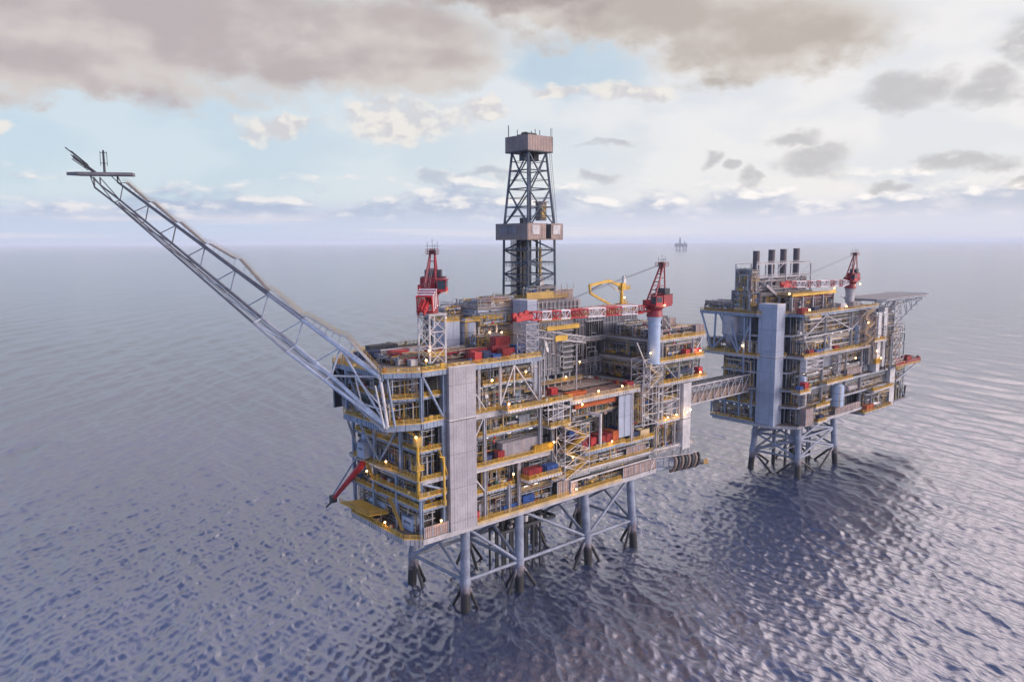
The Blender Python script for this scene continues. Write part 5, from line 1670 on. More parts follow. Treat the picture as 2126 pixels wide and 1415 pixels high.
pump(22, 2.4, 40.5, 'c_grey', 'grey pump set behind the yellow railing beside the pale container')
pump(10, 2.2, 32.8, 'c_green', 'green motor pump on the low inner deck right of the clad tower')
pump(66, 2.4, 25.1, 'bright_red', 'red motor pump on the bottom deck near the right windwall', None, 1.2)
pump(-12.5, 3, 32.8, 'c_yellow', 'yellow motor pump on the second left deck at the corner')

# ------------------------------------------------------------------ containers and baskets
F = 68.24
cargo = [
    (-1.4, 14.6, 6.0, 2.4, 2.6, 'c_red', 'long red container at the left end of the top deck row', 0),
    (3.8, 3.4, 2.4, 2.4, 2.6, 'bright_red', 'small bright red container just right of the clad tower top', 0),
    (7.0, 3.6, 2.4, 2.2, 2.5, 'c_navy', 'small navy container between red ones on the top deck edge', 0),
    (8.2, 8.6, 6, 2.4, 2.5, 'c_red', 'red container behind the small navy box on the top deck', 0),
    (10.4, 3.4, 3, 2.2, 1.4, 'c_blue', 'low blue cargo basket at the top deck edge', 1),
    (14.6, 3.6, 4.4, 2.4, 2.6, 'c_red', 'red container in front of the boom rest tower on the top deck', 0),
    (15.2, 7.8, 6, 2.4, 3.0, 'crane_red', 'dark red tall container behind the front row on the top deck', 0),
    (21.4, 6.4, 3.6, 2.4, 2.6, 'c_blue', 'blue container with pale stripes beside the boom rest tower', 0),
    (-13.2, 16.5, 2.6, 2.4, 2.6, 'c_red', 'red cube container left of the lattice crane tower', 0),
    (-10.4, 19.4, 5.4, 2.4, 2.8, 'bright_red', 'bright red container behind the lattice crane tower', 0),
    (-14.6, 12, 1.6, 1.6, 1.6, 'c_white', 'small white box left of the lattice crane tower foot', 0),
    (-12.6, 9.2, 2.0, 1.8, 1.6, 'c_white', 'white square box close to the lattice crane tower foot', 0),
    (-12.4, 2.2, 3.4, 1.8, 1.0, 'c_green', 'low dark green basket at the front edge beside the crane tower', 1),
    (-15.5, 27, 7, 2.4, 2.2, 'c_navy', 'long navy container far back on the left of the top deck', 0),
    (-7, 33.4, 9, 3, 2.6, 'c_dark', 'long dark grey container at the back left skyline of the top deck', 0),
    (-10, 29.6, 10, 2.6, 1.4, 'c_white', 'low long white basket below the dark container at the back', 1),
    (-3.4, 22.4, 4, 2.4, 2.5, 'c_grey', 'rust stained grey container behind the lattice crane tower', 0),
]
for i, (x, y, L, Wd, H, m, lab, ot) in enumerate(cargo):
    container(x, y, F, L, Wd, H, m, lab, 'cargo on the top container deck', bool(ot))
# double stack
container(16.2, 7.9, F + 3.02, 5.4, 2.4, 2.2, 'c_red', 'red container stacked on top of the dark red tall one', 'cargo on the top container deck')
container(17.6, 1.9, 40.6, 13.8, 2.6, 4.2, 'c_grey', 'long pinkish white container module behind yellow rails in the middle bay', None)
container(25.2, -.2, 40.44, 7.4, 1.0, 2.0, 'c_yellow', 'long yellow box along the rail right of the pale container', None)
container(9.8, 1.0, 40.44, 2.4, 1.8, 2.6, 'c_red', 'bright red box on the yellow railed deck left of the pale container', None)
cabinet(5.6, .8, 40.44, 2.0, 1.2, 2.0, 'c_navy', 'navy cabinet left of the red box on the yellow railed deck')
container(19.6, -1.8, 34.24, 5.2, 2.6, 2.6, 'c_red', 'dull red tank container on the yellow railed front balcony', None)
container(26.2, -2.0, 34.24, 4.2, 2.4, 2.4, 'c_blue', 'blue container at the right of the yellow railed front balcony', None)
container(13.6, 1.6, 25.04, 5.6, 2.4, 2.0, 'c_blue', 'low blue skip on the bottom deck left of the bright blue box', None, True)
container(20.4, 1.6, 25.04, 4.4, 2.2, 3.0, 'c_blue', 'bright blue box on the bottom deck below the balcony', None)
gg = 'containers on the middle laydown platform'
container(43.2, 2.8, 37.24, 2.3, 5.2, 3.0, 'c_red', 'dark red container at the left end of the laydown row', gg)
container(46.2, 1.6, 37.24, 2.3, 4.4, 3.4, 'bright_red', 'bright red container left of the white portal post', gg)
container(50.6, 1.6, 37.24, 2.3, 4.4, 3.3, 'c_red', 'red container just right of the white portal post', gg)
container(53.4, 1.7, 37.24, 2.3, 4.6, 3.5, 'c_red', 'second red container right of the white portal post', gg)
container(56.4, 1.6, 37.24, 2.6, 4.4, 3.8, 'c_orange', 'orange container at the right end of the laydown row', gg)
container(44.2, 7.6, 37.24, 5, 2.3, 4.8, 'c_orange', 'orange container behind the dark red one on the laydown platform', gg)
container(42.4, 5.9, 40.28, 2.4, 2, 2.2, 'c_blue', 'small blue box stacked at the back left of the laydown row', gg)
container(60.6, 4.0, 36.24, 3.4, 2.6, 4.6, 'c_blue', 'blue container right of the orange one below the wall panel', None)
container(66.6, 2.0, 36.24, 5.4, 2.2, 2.4, 'c_navy', 'navy tank frame on the side deck below the wall panel', None, True)
container(72, 1.6, 36.24, 4.6, 2.2, 2.6, 'tan_edge', 'tan crate at the right end of the side deck', None, True)
container(42, 3.4, 53.44, 8, 2.2, 1.5, 'c_orange', 'long low orange basket on the left of the pipe deck', None, True)
container(65, 2.2, 53.44, 3.2, 2.2, 2.0, 'c_red', 'dull red basket at the right end of the pipe deck', None, True)
container(38.6, 9.8, 53.44, 2.6, 2.0, 2.2, 'bright_red', 'small bright red box alone on the left of the pipe deck', None)
gr_ = 'red boxes on the right end balcony'
container(92, -.2, 61.04, 2.4, 2.0, 2.4, 'bright_red', 'left red box of the pair on the right end balcony', gr_)
container(97.4, -.2, 61.04, 4.2, 2.0, 2.4, 'bright_red', 'wide red box at the outer end of the right balcony', gr_)
container(100.4, .4, 53.44, 2.2, 2.0, 3.0, 'bright_red', 'upright red box at the outer end of the right deck', None)
container(86.6, 1.2, 53.44, 4.4, 2.2, 2.4, 'c_navy', 'navy container on the right deck behind the pedestal', None)
# pipes stored on the pipe deck
T = thing('drill_pipe_stack', 'flat stack of brown drill pipes lying across the pipe deck', 'pipe stack', (52, 14, 53.4))
b = MB()
for i in range(16):
    b.tube((44, 10 + .55 * i, 53.9), (66, 10 + .55 * i, 53.9), .22, 'pipe_warm' if i % 3 else 'dark', 6)
for x in (46, 55, 64):
    b.box(x - .2, x + .2, 9.5, 19, 53.42, 53.7, 'dark')
b.build('pipe', T)
# orange gantry beam slung under the pipe deck edge
b = MB(); b.beam((39.5, 1.5, 50.7), (58, 1.5, 50.7), 1.2, 1.0, 'c_orange'); b.rail([(39.5, .9, 51.2), (58, .9, 51.2)], 'c_orange', h=.9)
for x in (41, 49, 57):
    b.tube((x, 1.5, 51.2), (x, 1.5, 52.6), .12, 'dark', 5)
one('gantry_beam', b, 'orange travelling gantry beam under the front edge of the pipe deck', 'gantry', (49, 1.5, 50.7))
# small machines on the roofs
for i, (x, y, z, L, Wd, H, m, lab) in enumerate((
        (62, 29, 74.7, 5, 3, 1.8, 'module_grey', 'grey fan unit at the left end of the long module roof'), (70, 30, 74.7, 4, 3, 2.2, 'c_orange', 'orange unit on the long module roof under the yellow crane'),
        (78, 28.6, 74.7, 6, 2.6, 1.6, 'c_white', 'white low unit on the long module roof'), (86, 29, 74.7, 4, 3, 2.4, 'bright_red', 'red unit on the long module roof beside the red crane'),
        (92, 28, 74.7, 3, 2.4, 2.0, 'ochre', 'ochre unit at the right end of the long module roof'), (46, 23, 74.8, 4, 3, 1.6, 'c_grey', 'stained grey unit on the panelled module roof'),
        (23, 26, 80.4, 3.2, 3, 2.6, 'insul', 'silvery round shouldered unit on the box module roof'), (29, 25, 80.4, 4, 2.6, 1.6, 'c_grey', 'stained low unit on the box module roof by the derrick'))):
    cabinet(x, y, z, L, Wd, H, m, lab, None, 'machine')
T = thing('roof_pipes', 'straggling pipes, posts and vents along the long module roof', 'pipework', (78, 28, 74.7))
b = MB(); pipework(b, 59, 97, 26.4, 32, 74.75, 77.2, 50, rg, 'x', ('pipe_warm', 'pipe_grey', 'dark', 'bright_red', 'ochre', 'white_steel')); b.build('pipework', T)
T = thing('roof_pipes', 'dense pipes, ducts and posts on the right end roof beside the crane pedestal', 'pipework', (88, 12, 67.7))
b = MB(); pipework(b, 79.5, 100, 1.8, 14, 67.7, 71.2, 60, rg, 'x', ('pipe_warm', 'pipe_grey', 'dark', 'bright_red', 'ochre', 'white_steel', 'insul')); pipework(b, 79.5, 98, 12, 25, 67.7, 72.0, 50, rg, 'x'); b.build('pipework', T)
T = thing('roof_pipes', 'tangle of low pipes between containers on the top container deck', 'pipework', (2, 12, 68.2))
b = MB(); pipework(b, -16, 18, 10, 30, 68.3, 70.6, 60, rg, 'x', ('pipe_warm', 'pipe_grey', 'dark', 'bright_red', 'ochre', 'insul', 'c_navy')); b.build('pipework', T)

# ------------------------------------------------------------------ floodlights
fg = 'warm floodlights on the drilling platform'
for (x, y, z, f_, lab) in (
        (-11.6, -1.0, 28.9, (-.5, -1, -.2), 'warm floodlight at the bottom corner left of the clad tower'), (-17.9, 7.5, 59.4, (-1, -1, -.3), 'warm floodlight at the boom foot block'),
        (-18.4, -.4, 51.9, (-1, -1, -.3), 'warm floodlight on the yellow davit head'), (5.9, -.8, 63.4, (-.4, -1, -.2), 'warm floodlight in the upper front bay near the left brace'),
        (18.1, -.8, 64.4, (-.4, -1, -.2), 'warm floodlight in the upper front bay right of the brace'), (13.5, -.6, 36.0, (-.4, -1, -.2), 'warm floodlight left of the front balcony'),
        (28.6, -1.2, 42.6, (-.4, -1, -.2), 'warm floodlight at the end of the yellow box'), (40.3, -1.2, 52.0, (-.4, -1, -.2), 'warm floodlight by the orange gantry beam'),
        (81.7, -1.1, 41.6, (-.4, -1, -.2), 'leftmost warm lamp on the right lower walkway'), (86.4, -1.1, 41.9, (-.4, -1, -.2), 'second warm lamp on the right lower walkway'),
        (90.6, -2.1, 42.2, (-.4, -1, -.2), 'third warm lamp on the right lower walkway by the pillar'), (94.4, -1.1, 42.4, (-.4, -1, -.2), 'outermost warm lamp on the right lower walkway'),
        (63.8, 22.6, 59.6, (-.4, -1, -.2), 'warm floodlight on the ribbed module wall'), (47.6, -1.0, 55.0, (-.4, -1, .2), 'warm lamp on the pipe deck front rail'),
        (58.5, -1.0, 55.2, (-.4, -1, .2), 'warm lamp at the right of the pipe deck front rail'), (23.4, 21.2, 73.0, (-.6, -1, -.2), 'warm floodlight under the box module by the silo'),
        (6.2, 20.2, 78.6, (-1, -1, -.2), 'warm floodlight on the blue box tower'), (77.4, -2.2, 79.6, (-.4, -1, -.2), 'warm floodlight on the slewing red crane'),
        (-11.2, 6.4, 87.6, (-.6, -1, -.1), 'left warm floodlight on the lattice tower crane'), (-4.6, 4.6, 87.8, (-.6, -1, -.1), 'right warm floodlight on the lattice tower crane'),
        (96, 30.8, 79.4, (-.6, -1, -.1), 'warm floodlight on the yellow knuckle crane'), (9.6, -3.4, 56.8, (-.6, -1, 0), 'warm lamp at the left end of the upper front balcony'),
        (-15.2, -.8, 71, (-.6, -1, 0), 'warm lamp on the top deck front rail near the tower crane'), (-10.5, 4.6, 72.4, (-.6, -1, 0), 'warm lamp on the lattice crane tower leg'),
        (-18.4, 14, 42.6, (-1, -.4, 0), 'warm lamp on the left balcony rail beyond the yellow davit'), (-18.4, 24, 37.8, (-1, -.4, 0), 'warm lamp on the left gallery above the yellow landing'), (-20.4, 12, 27.0, (-1, -.4, 0), 'warm lamp low on the bottom left deck edge'), (-16.2, 20, 51, (-1, -.4, 0), 'warm lamp under the flare boom foot on the left side'), (33, -4.6, 38, (-.4, -1, 0), 'warm lamp low on the white braced stair tower'), (53, -1.9, 38.6, (-.4, -1, 0), 'warm lamp on the laydown platform rail below the red containers'), (98, -1.8, 62.6, (-.4, -1, 0), 'warm lamp on the rail of the right end balcony'), (99, -1.4, 55, (-.4, -1, 0), 'warm lamp on the rail of the right end deck'), (50, 15.4, 57, (-.4, -1, 0), 'warm lamp on the walkway at the back of the pipe deck'), (28, 21.2, 72.6, (-.4, -1, 0), 'warm lamp under the box module nearest the derrick'), (72.2, -.9, 64.2, (-.5, -1, 0), 'warm lamp left of the blue crane pedestal'), (38.0, -1.2, 26.4, (-.5, -1, 0), 'warm lamp low on the bottom deck edge in the middle')):
    floodlight(x, y, z, f_, lab, fg)

# ------------------------------------------------------------------ utilities platform
UP = thing('utility_platform', 'smaller farther oil platform with four dark exhaust stacks and a helideck', 'oil platform', (168, 3, 0))
jacket(UP, [[(179, 4.5), (209.5, 4.5)], [(177, 23), (209.5, 23)]], 23.0, 1.3, (16.0, 8.0), True, batter=.06)
cb = MB()
for x, y in ((184, 18), (188, 15), (192, 17), (196, 12), (188, 21), (200, 17), (204, 12), (194, 8)):
    cb.tube((x, y, 23), (x, y, -6), .55, 'leg_blue', 8)
for z in (9.5,):
    cb.beam((178, 12, z), (210, 12, z), .5, .6, 'leg_blue'); cb.beam((178, 17, z), (210, 17, z), .5, .6, 'leg_blue'); cb.beam((178, 21, z), (210, 21, z), .5, .6, 'leg_blue'); cb.beam((194, 5, z), (194, 22, z), .5, .6, 'leg_blue')
cb.build('caissons', UP)
U = {}
U['low'] = deck(UP, [(175, 3), (235, 3), (235, 40), (168, 40), (168, 12)], 22.6, (), gh=1.2, gm='pale_steel')
U['low_left'] = deck(UP, [(166.5, 19), (168, 19), (168, 40), (166.5, 40)], 23.4, (3,), gh=.7, gm='blue_steel')
U['low_right'] = deck(UP, [(232, .5), (262, .5), (262, 30), (232, 30)], 20.0, (0, 3), gh=1.0, gm='girder', rm='ochre')
U['second'] = deck(UP, [(175, 3.2), (262, 3.2), (262, 36), (168, 36), (168, 18)], 30.6, (3,), gh=.7)
U['third'] = deck(UP, [(175, 3.4), (262, 3.4), (262, 36), (168, 36), (168, 18)], 37.8, (), gh=.8)
U['fourth'] = deck(UP, [(176, 8.4), (262, 8.4), (262, 36), (168, 36), (168, 18)], 44.8, (), gh=.6)
U['main'] = deck(UP, [(176.5, 1.8), (237, 1.8), (237, 45), (166.5, 45), (166.5, 18.6), (176.5, 9.8)], 51.8, (0, 1, 3, 4), gh=1.1, gm='pale_steel')
U['sixth'] = deck(UP, [(177, 8.2), (237, 8.2), (237, 36), (168, 36), (168, 18.6)], 60.6, (), gh=.7)
U['top'] = deck(UP, [(176.5, 2.6), (246, 2.6), (246, 45), (166, 46.5), (166, 18.6), (176.5, 9.8)], 69.6, (0, 3, 4), gh=1.2, gm='blue_steel', rm='ochre')
U['rear_block'] = deck(UP, [(237, 5), (266, 5), (266, 36), (237, 36)], 67.4, (), gh=.6)
for nm, x0, x1, y0, y1, z in (('b', 169.5, 178.5, -.6, 3.2, 37.9), ('b', 183, 195.5, -.8, 3.0, 30.2), ('b', 186, 194, -.4, 2.8, 23.2), ('b', 193, 217, -.2, 3.2, 39.0), ('b', 240, 262, .2, 4, 29.6), ('b', 237, 250, 0, 4, 53.6), ('b', 176, 186, 0, 2, 68.2)):
    deck(UP, [(x0, y0), (x1, y0), (x1, y1), (x0, y1)], z, (0, 1, 3), gh=.7, gm='white_steel', name='balcony')
for a in ((176, 262, 9.5, 30, 22.9, 29.8, 'bay_backing'), (177, 262, 9.8, 30, 30.9, 36.8, 'bay_backing'), (176.5, 262, 9.6, 30, 38, 44, 'bay_backing'), (176.6, 262, 9.7, 30, 45, 50.6, 'bay_backing'), (178, 236, 9, 30, 52, 59.8, 'bay_backing'), (177.6, 236, 9.2, 34, 60.8, 68.2, 'bay_backing')):
    wall(UP, *a, name='bay_backing')  # backing boxes whose dark colour stands for unlit depth
wall(UP, 238, 266, 4.6, 34, 38.4, 66.6, 'module_grey', 'wall_panel')
wall(UP, 222, 237.8, 5, 9, 52, 66, 'panel_grey', 'wall_panel')
wall(UP, 168.6, 176, 24, 34, 53, 68.3, 'panel_grey', 'wall_panel')
wall(UP, 168.4, 175, 20, 35, 38.2, 50.6, 'bay_backing', 'wall_panel')
wall(UP, 207.5, 232, 2.6, 2.9, 22.8, 25.6, 'panel_pink')
wall(UP, 217.5, 232, 2.7, 2.9, 39.2, 42, 'panel_pink')
wall(UP, 176, 182.4, -.2, 2.6, 22.8, 30, 'panel_pink')
wall(UP, 184, 206, 4.4, 4.7, 45, 50.6, 'panel_grey')
clad_tower(168, 174.4, 10, 18.5, 22.2, 73.6, 'clad_blue', (51.6,), UP)
clad_tower(262, 267.5, 2.2, 5.2, 18.6, 37.6, 'c_white', (30,), UP)
for x, z0, z1 in ((243.5, 38, 66), (249.5, 40, 68)):
    clad_tower(x, x + 3.4, 1.2, 4.4, z0, z1, 'c_white', (z0 + 9, z0 + 18), UP)
for x, z0, z1 in ((177.5, 23, 51), (195.8, 23, 51), (217.5, 23, 51), (233, 22.8, 51), (197, 52.2, 68.2), (221, 52.2, 68.2), (236.5, 52, 68)):
    column(UP, x, 3.6, z0, z1, .7, 'pale_steel')
for p, q_ in (((196.6, 3.2, 68), (178, 3.2, 59.6)), ((196.6, 3.2, 68), (221, 3.2, 60)), ((178, 3.2, 59.6), (221, 3.2, 60.2)), ((178, 3.2, 59.6), (184, 3.2, 52.4)), ((221, 3.2, 60.2), (236, 3.2, 68)), ((178, 3.2, 60), (176.6, 3.2, 68.2))):
    brace(UP, p, q_, .3, 'pale_steel')
for p, q_ in (((166.4, 46, 68.6), (166.8, 40.6, 53)), ((166.4, 31.5, 68.6), (166.8, 27, 53)), ((166.4, 38.5, 68.6), (166.8, 39.4, 53)), ((166.5, 36.6, 68.4), (166.6, 27, 52)), ((166.6, 39.6, 53.4), (166.6, 31.5, 61)), ((166.8, 24.4, 68), (166.8, 24.2, 40)), ((166.8, 21.6, 68), (166.8, 21.6, 53)), ((166.6, 26.4, 53.4), (166.6, 21.8, 64))):
    brace(UP, p, q_, .45, 'blue_steel')
for y in (40, 33, 26, 20):
    column(UP, 167.2, y, 24, 30 if y > 36 else 37, .6, 'blue_steel')
for a in ((176, 206, 3.6, 9.4, 23, 29.6, 40, 'x'), (178, 262, 3.8, 9.6, 31, 36.8, 80, 'x'), (178, 236, 3.8, 9.4, 38.2, 43.8, 70, 'x'), (177, 236, 4.6, 9.4, 45, 50.6, 60, 'x'), (178, 236, 3.6, 9, 52.2, 59, 70, 'x'), (178, 236, 4.4, 9, 61, 68, 50, 'x'), (236, 262, 2, 9, 20.2, 29, 40, 'x'), (238, 262, 1.2, 4.4, 42, 66, 40, 'x'), (250, 272, 0, 5, 38, 60, 24, 'x'),
          (168, 174, 19, 40, 23.8, 30, 50, 'y'), (168, 173, 19, 36, 31, 37, 40, 'y'), (167.6, 173, 19, 44, 52.4, 58, 40, 'y'), (167.8, 170, 20, 35, 38, 50, 36, 'y'), (264, 284, 4, 14, 19, 38, 50, 'x')):
    b = MB(); pipework(b, *a[:7], rg, a[7]); b.build('pipework', UP)
for z, x0, x1, n, y in ((29.8, 180, 232, 8, 4.6), (36.8, 180, 258, 8, 4.6), (43.9, 182, 234, 7, 4.8), (50.6, 180, 234, 7, 4), (59.6, 182, 234, 6, 4.4), (68.3, 182, 234, 6, 4.6), (66.4, 240, 262, 4, 1.6)):
    for i in range(n):
        strip_light(UP, x0 + (x1 - x0) * (i + rg.uniform(.2, .8)) / n, y + rg.uniform(-.6, 1.2), z - .25)
for z, n in ((29.6, 5), (36.8, 3)):
    for i in range(n):
        strip_light(UP, 168.6, 20 + 18 * (i + .5) / n, z - .3)
fb = MB(); fb.lattice([(177.5, 1.4, 45.4), (192, 1.4, 45.4), (192, 3.2, 45.4), (177.5, 3.2, 45.4)], [(177.5, 1.4, 51), (192, 1.4, 51), (192, 3.2, 51), (177.5, 3.2, 51)], .16, .12, 'white_steel', 3); fb.build('open_frame', UP)
fb = MB(); fb.lattice([(206, 1.6, 41.4), (208.4, 1.6, 41.4), (208.4, 3.4, 41.4), (206, 3.4, 41.4)], [(206, 1.6, 51), (208.4, 1.6, 51), (208.4, 3.4, 51), (206, 3.4, 51)], .22, .16, 'pale_steel', 5); fb.build('open_frame', UP)
# red railed balcony and helideck legs at the right end
U['red_landing'] = deck(UP, [(262.5, 0), (292, 0), (296, 2), (296, 10), (262.5, 10)], 39.2, (0, 1, 2), gh=1.0, gm='ochre', rm='bright_red')
for p, q_ in (((293, 1, 38.2), (268, 2, 30.5)), ((293, 9, 38.2), (268, 9, 31))):
    brace(UP, p, q_, .5, 'girder')
T = thing('helideck', 'wide flat helicopter deck on a lattice leg at the far right end', 'helideck', (277, 12, 40))
hc, hr = (273.0, 11.0), 29.0
hp = [(244, 3), (249, .5), (296, .5), (303, 5), (303, 16), (297, 21), (249, 21), (244, 17)]
b = MB(); b.prism(hp, 71.8, 72.4, 'heli_green'); b.build('landing_deck', T)
b = MB()
hp2 = [(hc[0] + (x - hc[0]) * 1.05, hc[1] + (y - hc[1]) * 1.14) for x, y in hp]
for i in range(8):
    a, c = hp2[i], hp2[(i + 1) % 8]
    b.beam((*a, 72.5), (*c, 72.5), .2, .2, 'pale_steel'); a2, c2 = hp[i], hp[(i + 1) % 8]
    for j in range(6):
        f_ = j / 6
        b.beam((a2[0] + (c2[0] - a2[0]) * f_, a2[1] + (c2[1] - a2[1]) * f_, 72.2), (a[0] + (c[0] - a[0]) * f_, a[1] + (c[1] - a[1]) * f_, 72.5), .1, .1, 'pale_steel')
b.build('safety_net', T)
b = MB()
for i in range(8):
    a = hp[i]
    b.beam((a[0] * .97 + hc[0] * .03, a[1] * .97 + hc[1] * .03, 71.5), (hc[0], hc[1], 70.6), .4, .8, 'girder')
    b.beam((a[0] * .9 + hc[0] * .1, a[1] * .9 + hc[1] * .1, 71.2), (hc[0] - 8 + .2 * i, hc[1] - 4 + i, 66), .3, .3, 'girder')
    c = hp[(i + 1) % 8]
    b.beam((a[0], a[1], 71.6), (c[0], c[1], 71.6), .3, .5, 'girder')
for k_ in range(5):
    b.tube((264 + 5 * k_, 2 + k_, 71), (262 + 3.4 * k_, 4 + k_, 66 - 1.2 * k_ + k_ * 1.9), .2, 'girder', 6)
b.tube((301, 4, 71.2), (267, 3.4, 58), .4, 'girder', 8); b.tube((301, 16, 71.2), (267, 12, 58), .4, 'girder', 8)
for k_ in range(6):
    x_ = 270 + 6 * k_
    b.tube((x_, 2.5, 71.4), (x_ + 2, 2.5, 60.6 + (x_ - 270) * .36), .22, 'girder', 6); b.tube((x_ - 4, 2.5, 71.4), (x_ + 2, 2.5, 60.6 + (x_ - 270) * .36), .18, 'girder', 6)
b.beam((266, 2.5, 68.4), (294, 2.5, 70), .3, .4, 'girder')
b.beam((245, 4, 71.0), (302, 4, 71.0), .5, .9, 'girder'); b.beam((245, 14, 71.0), (302, 14, 71.0), .5, .9, 'girder')
b.build('support_truss', T)
b = MB(); b.lattice([(259, .4, 40), (265.4, .4, 40), (265.4, 4, 40), (259, 4, 40)], [(259, .4, 70.6), (265.4, .4, 70.6), (265.4, 4, 70.6), (259, 4, 70.6)], .22, .14, 'white_steel', 9, cross=True); b.build('lattice_leg', T)

# stacks, heat recovery module and frame on the roof
T = thing('exhaust_module', 'grey ducted module and open frame around the four dark stacks', 'exhaust module', (190, 26, 69.6))
b = MB(); b.box(168.2, 171.4, 24, 29, 69.7, 85.0, 'panel_grey'); b.box(171, 214, 22.5, 34, 69.7, 78.6, 'module_grey'); b.build('wall', T)
b = MB()
for i, x in enumerate((178.5, 191, 201, 212.5)):
    pts = [(x - 3.6, 78.7), (x + 3.6, 78.7), (x + 1.3, 83.6), (x - 1.3, 83.6)]
    b.add([(p[0], 23.2, p[1]) for p in pts] + [(p[0], 30.4, p[1]) for p in pts], [(0, 1, 2, 3), (7, 6, 5, 4), (0, 4, 5, 1), (1, 5, 6, 2), (2, 6, 7, 3), (3, 7, 4, 0)], 'stack_dark')
b.build('duct', T)
b = MB()
for z in (79, 84.3, 90):
    b.beam((171, 22, z), (217, 22, z), .35, .35, 'pale_steel'); b.beam((171, 32, z), (217, 32, z), .35, .35, 'pale_steel'); b.beam((217, 22, z), (217, 32, z), .35, .35, 'pale_steel')
    b.rail([(171, 22, z), (217, 22, z)], 'pale_steel')
for x in (171, 183, 195, 206, 217):
    b.beam((x, 22, 69.7), (x, 22, 90), .5, .5, 'pale_steel'); b.beam((x, 32, 69.7), (x, 32, 90), .5, .5, 'pale_steel')
for x in (171, 195):
    b.tube((x, 22, 79), (x + 12, 22, 84.3), .16, 'pale_steel', 6); b.tube((x + 12, 22, 84.3), (x + 22, 22, 90), .16, 'pale_steel', 6)
b.build('open_frame', T)
b = MB(); pipework(b, 166.5, 173, 21.4, 24, 70, 79, 30, rg, 'x'); pipework(b, 166.5, 173, 21.4, 24, 79, 88, 30, rg, 'x'); pipework(b, 166.4, 168, 22, 30, 70, 79, 26, rg, 'y'); pipework(b, 166.4, 168, 22, 29, 79, 88.6, 26, rg, 'y'); pipework(b, 172, 216, 20, 22.4, 70, 78, 40, rg, 'x'); pipework(b, 172, 216, 23, 27, 79.2, 84, 24, rg, 'x'); b.build('pipework', T)
for i, (x, zt, lab) in enumerate(((178.5, 95.6, 'leftmost dark exhaust stack in the row of four'), (191, 96.0, 'second dark exhaust stack from the left of four'), (201, 96.2, 'third dark exhaust stack from the left of four'), (212.5, 96.4, 'rightmost dark exhaust stack nearest the red crane'))):
    t = thing('exhaust_stack', lab, 'exhaust stack', (x, 27, 83.5), 'exhaust stacks in a row')
    b = MB(); b.tube((x, 27, 83.4), (x, 27, zt), 1.45, 'stack_dark', 18, caps=False); b.tube((x, 27, zt - 1), (x, 27, zt - .95), 1.3, 'black', 16); b.build('pipe', t)
    b = MB()
    for z in (84, 88, zt - .3):
        b.tube((x, 27, z), (x, 27, z + .3), 1.58, 'stack_dark', 18)
    b.build('collar', t)
# bright left duct sloping down from the module
b = MB(); b.beam((176, 20.6, 81), (187, 20.4, 75), 1.4, 1.2, 'insul'); b.tube((187, 20.4, 75), (187, 20.4, 70), .6, 'insul', 8); b.tube((176, 20.6, 81), (176, 23, 82), .6, 'insul', 8)
one('sloping_duct', b, 'pale sloping duct in front of the leftmost dark stacks', 'duct', (182, 20.5, 70))

ls2 = ls
crane('red crane on the roof of the smaller platform, boom laid left before the stacks', 236, 12, 69.6, 78.4, 2.0, math.pi + .02, 56, 1.4, ls, king=14.6, hung=False, ped_m='pale_steel', bw=2.8,
      pattern=['crane_white', 'crane_white', 'crane_red', 'crane_white', 'crane_red', 'crane_white', 'crane_white', 'crane_red', 'crane_white', 'crane_red', 'crane_white', 'crane_white', 'bright_red'])
T = thing('roof_gallery', 'long yellow railed gallery on the roof below the crane boom', 'gallery', (202, 14, 69.6))
b = MB(); b.box(183, 222, 12, 19, 76.4, 76.7, 'grating'); b.rail([(183, 19, 76.7), (183, 12, 76.7), (222, 12, 76.7)]); b.box(183, 222, 11.8, 12, 76.1, 77.1, 'yellow'); b.build('walkway', T)
for x in (184, 193, 202, 211, 221):
    for y in (12.2, 18):
        b = MB(); b.box(x - .25, x + .25, y, y + .5, 69.7, 76.4, 'pale_steel'); b.build('support_leg', T)
b = MB(); pipework(b, 184, 222, 12.6, 18, 69.8, 76, 60, rg, 'x', ('pipe_warm', 'c_red', 'dark', 'insul', 'c_navy', 'pipe_grey')); b.build('pipework', T)
T = thing('roof_pipes', 'clutter of pipes and vents on the left roof edge of the smaller platform', 'pipework', (170, 34, 69.6))
b = MB(); pipework(b, 167, 180, 23, 45, 69.8, 74, 50, rg, 'y', ('pipe_warm', 'dark', 'insul', 'ochre', 'pipe_grey', 'white_steel')); b.build('pipework', T)

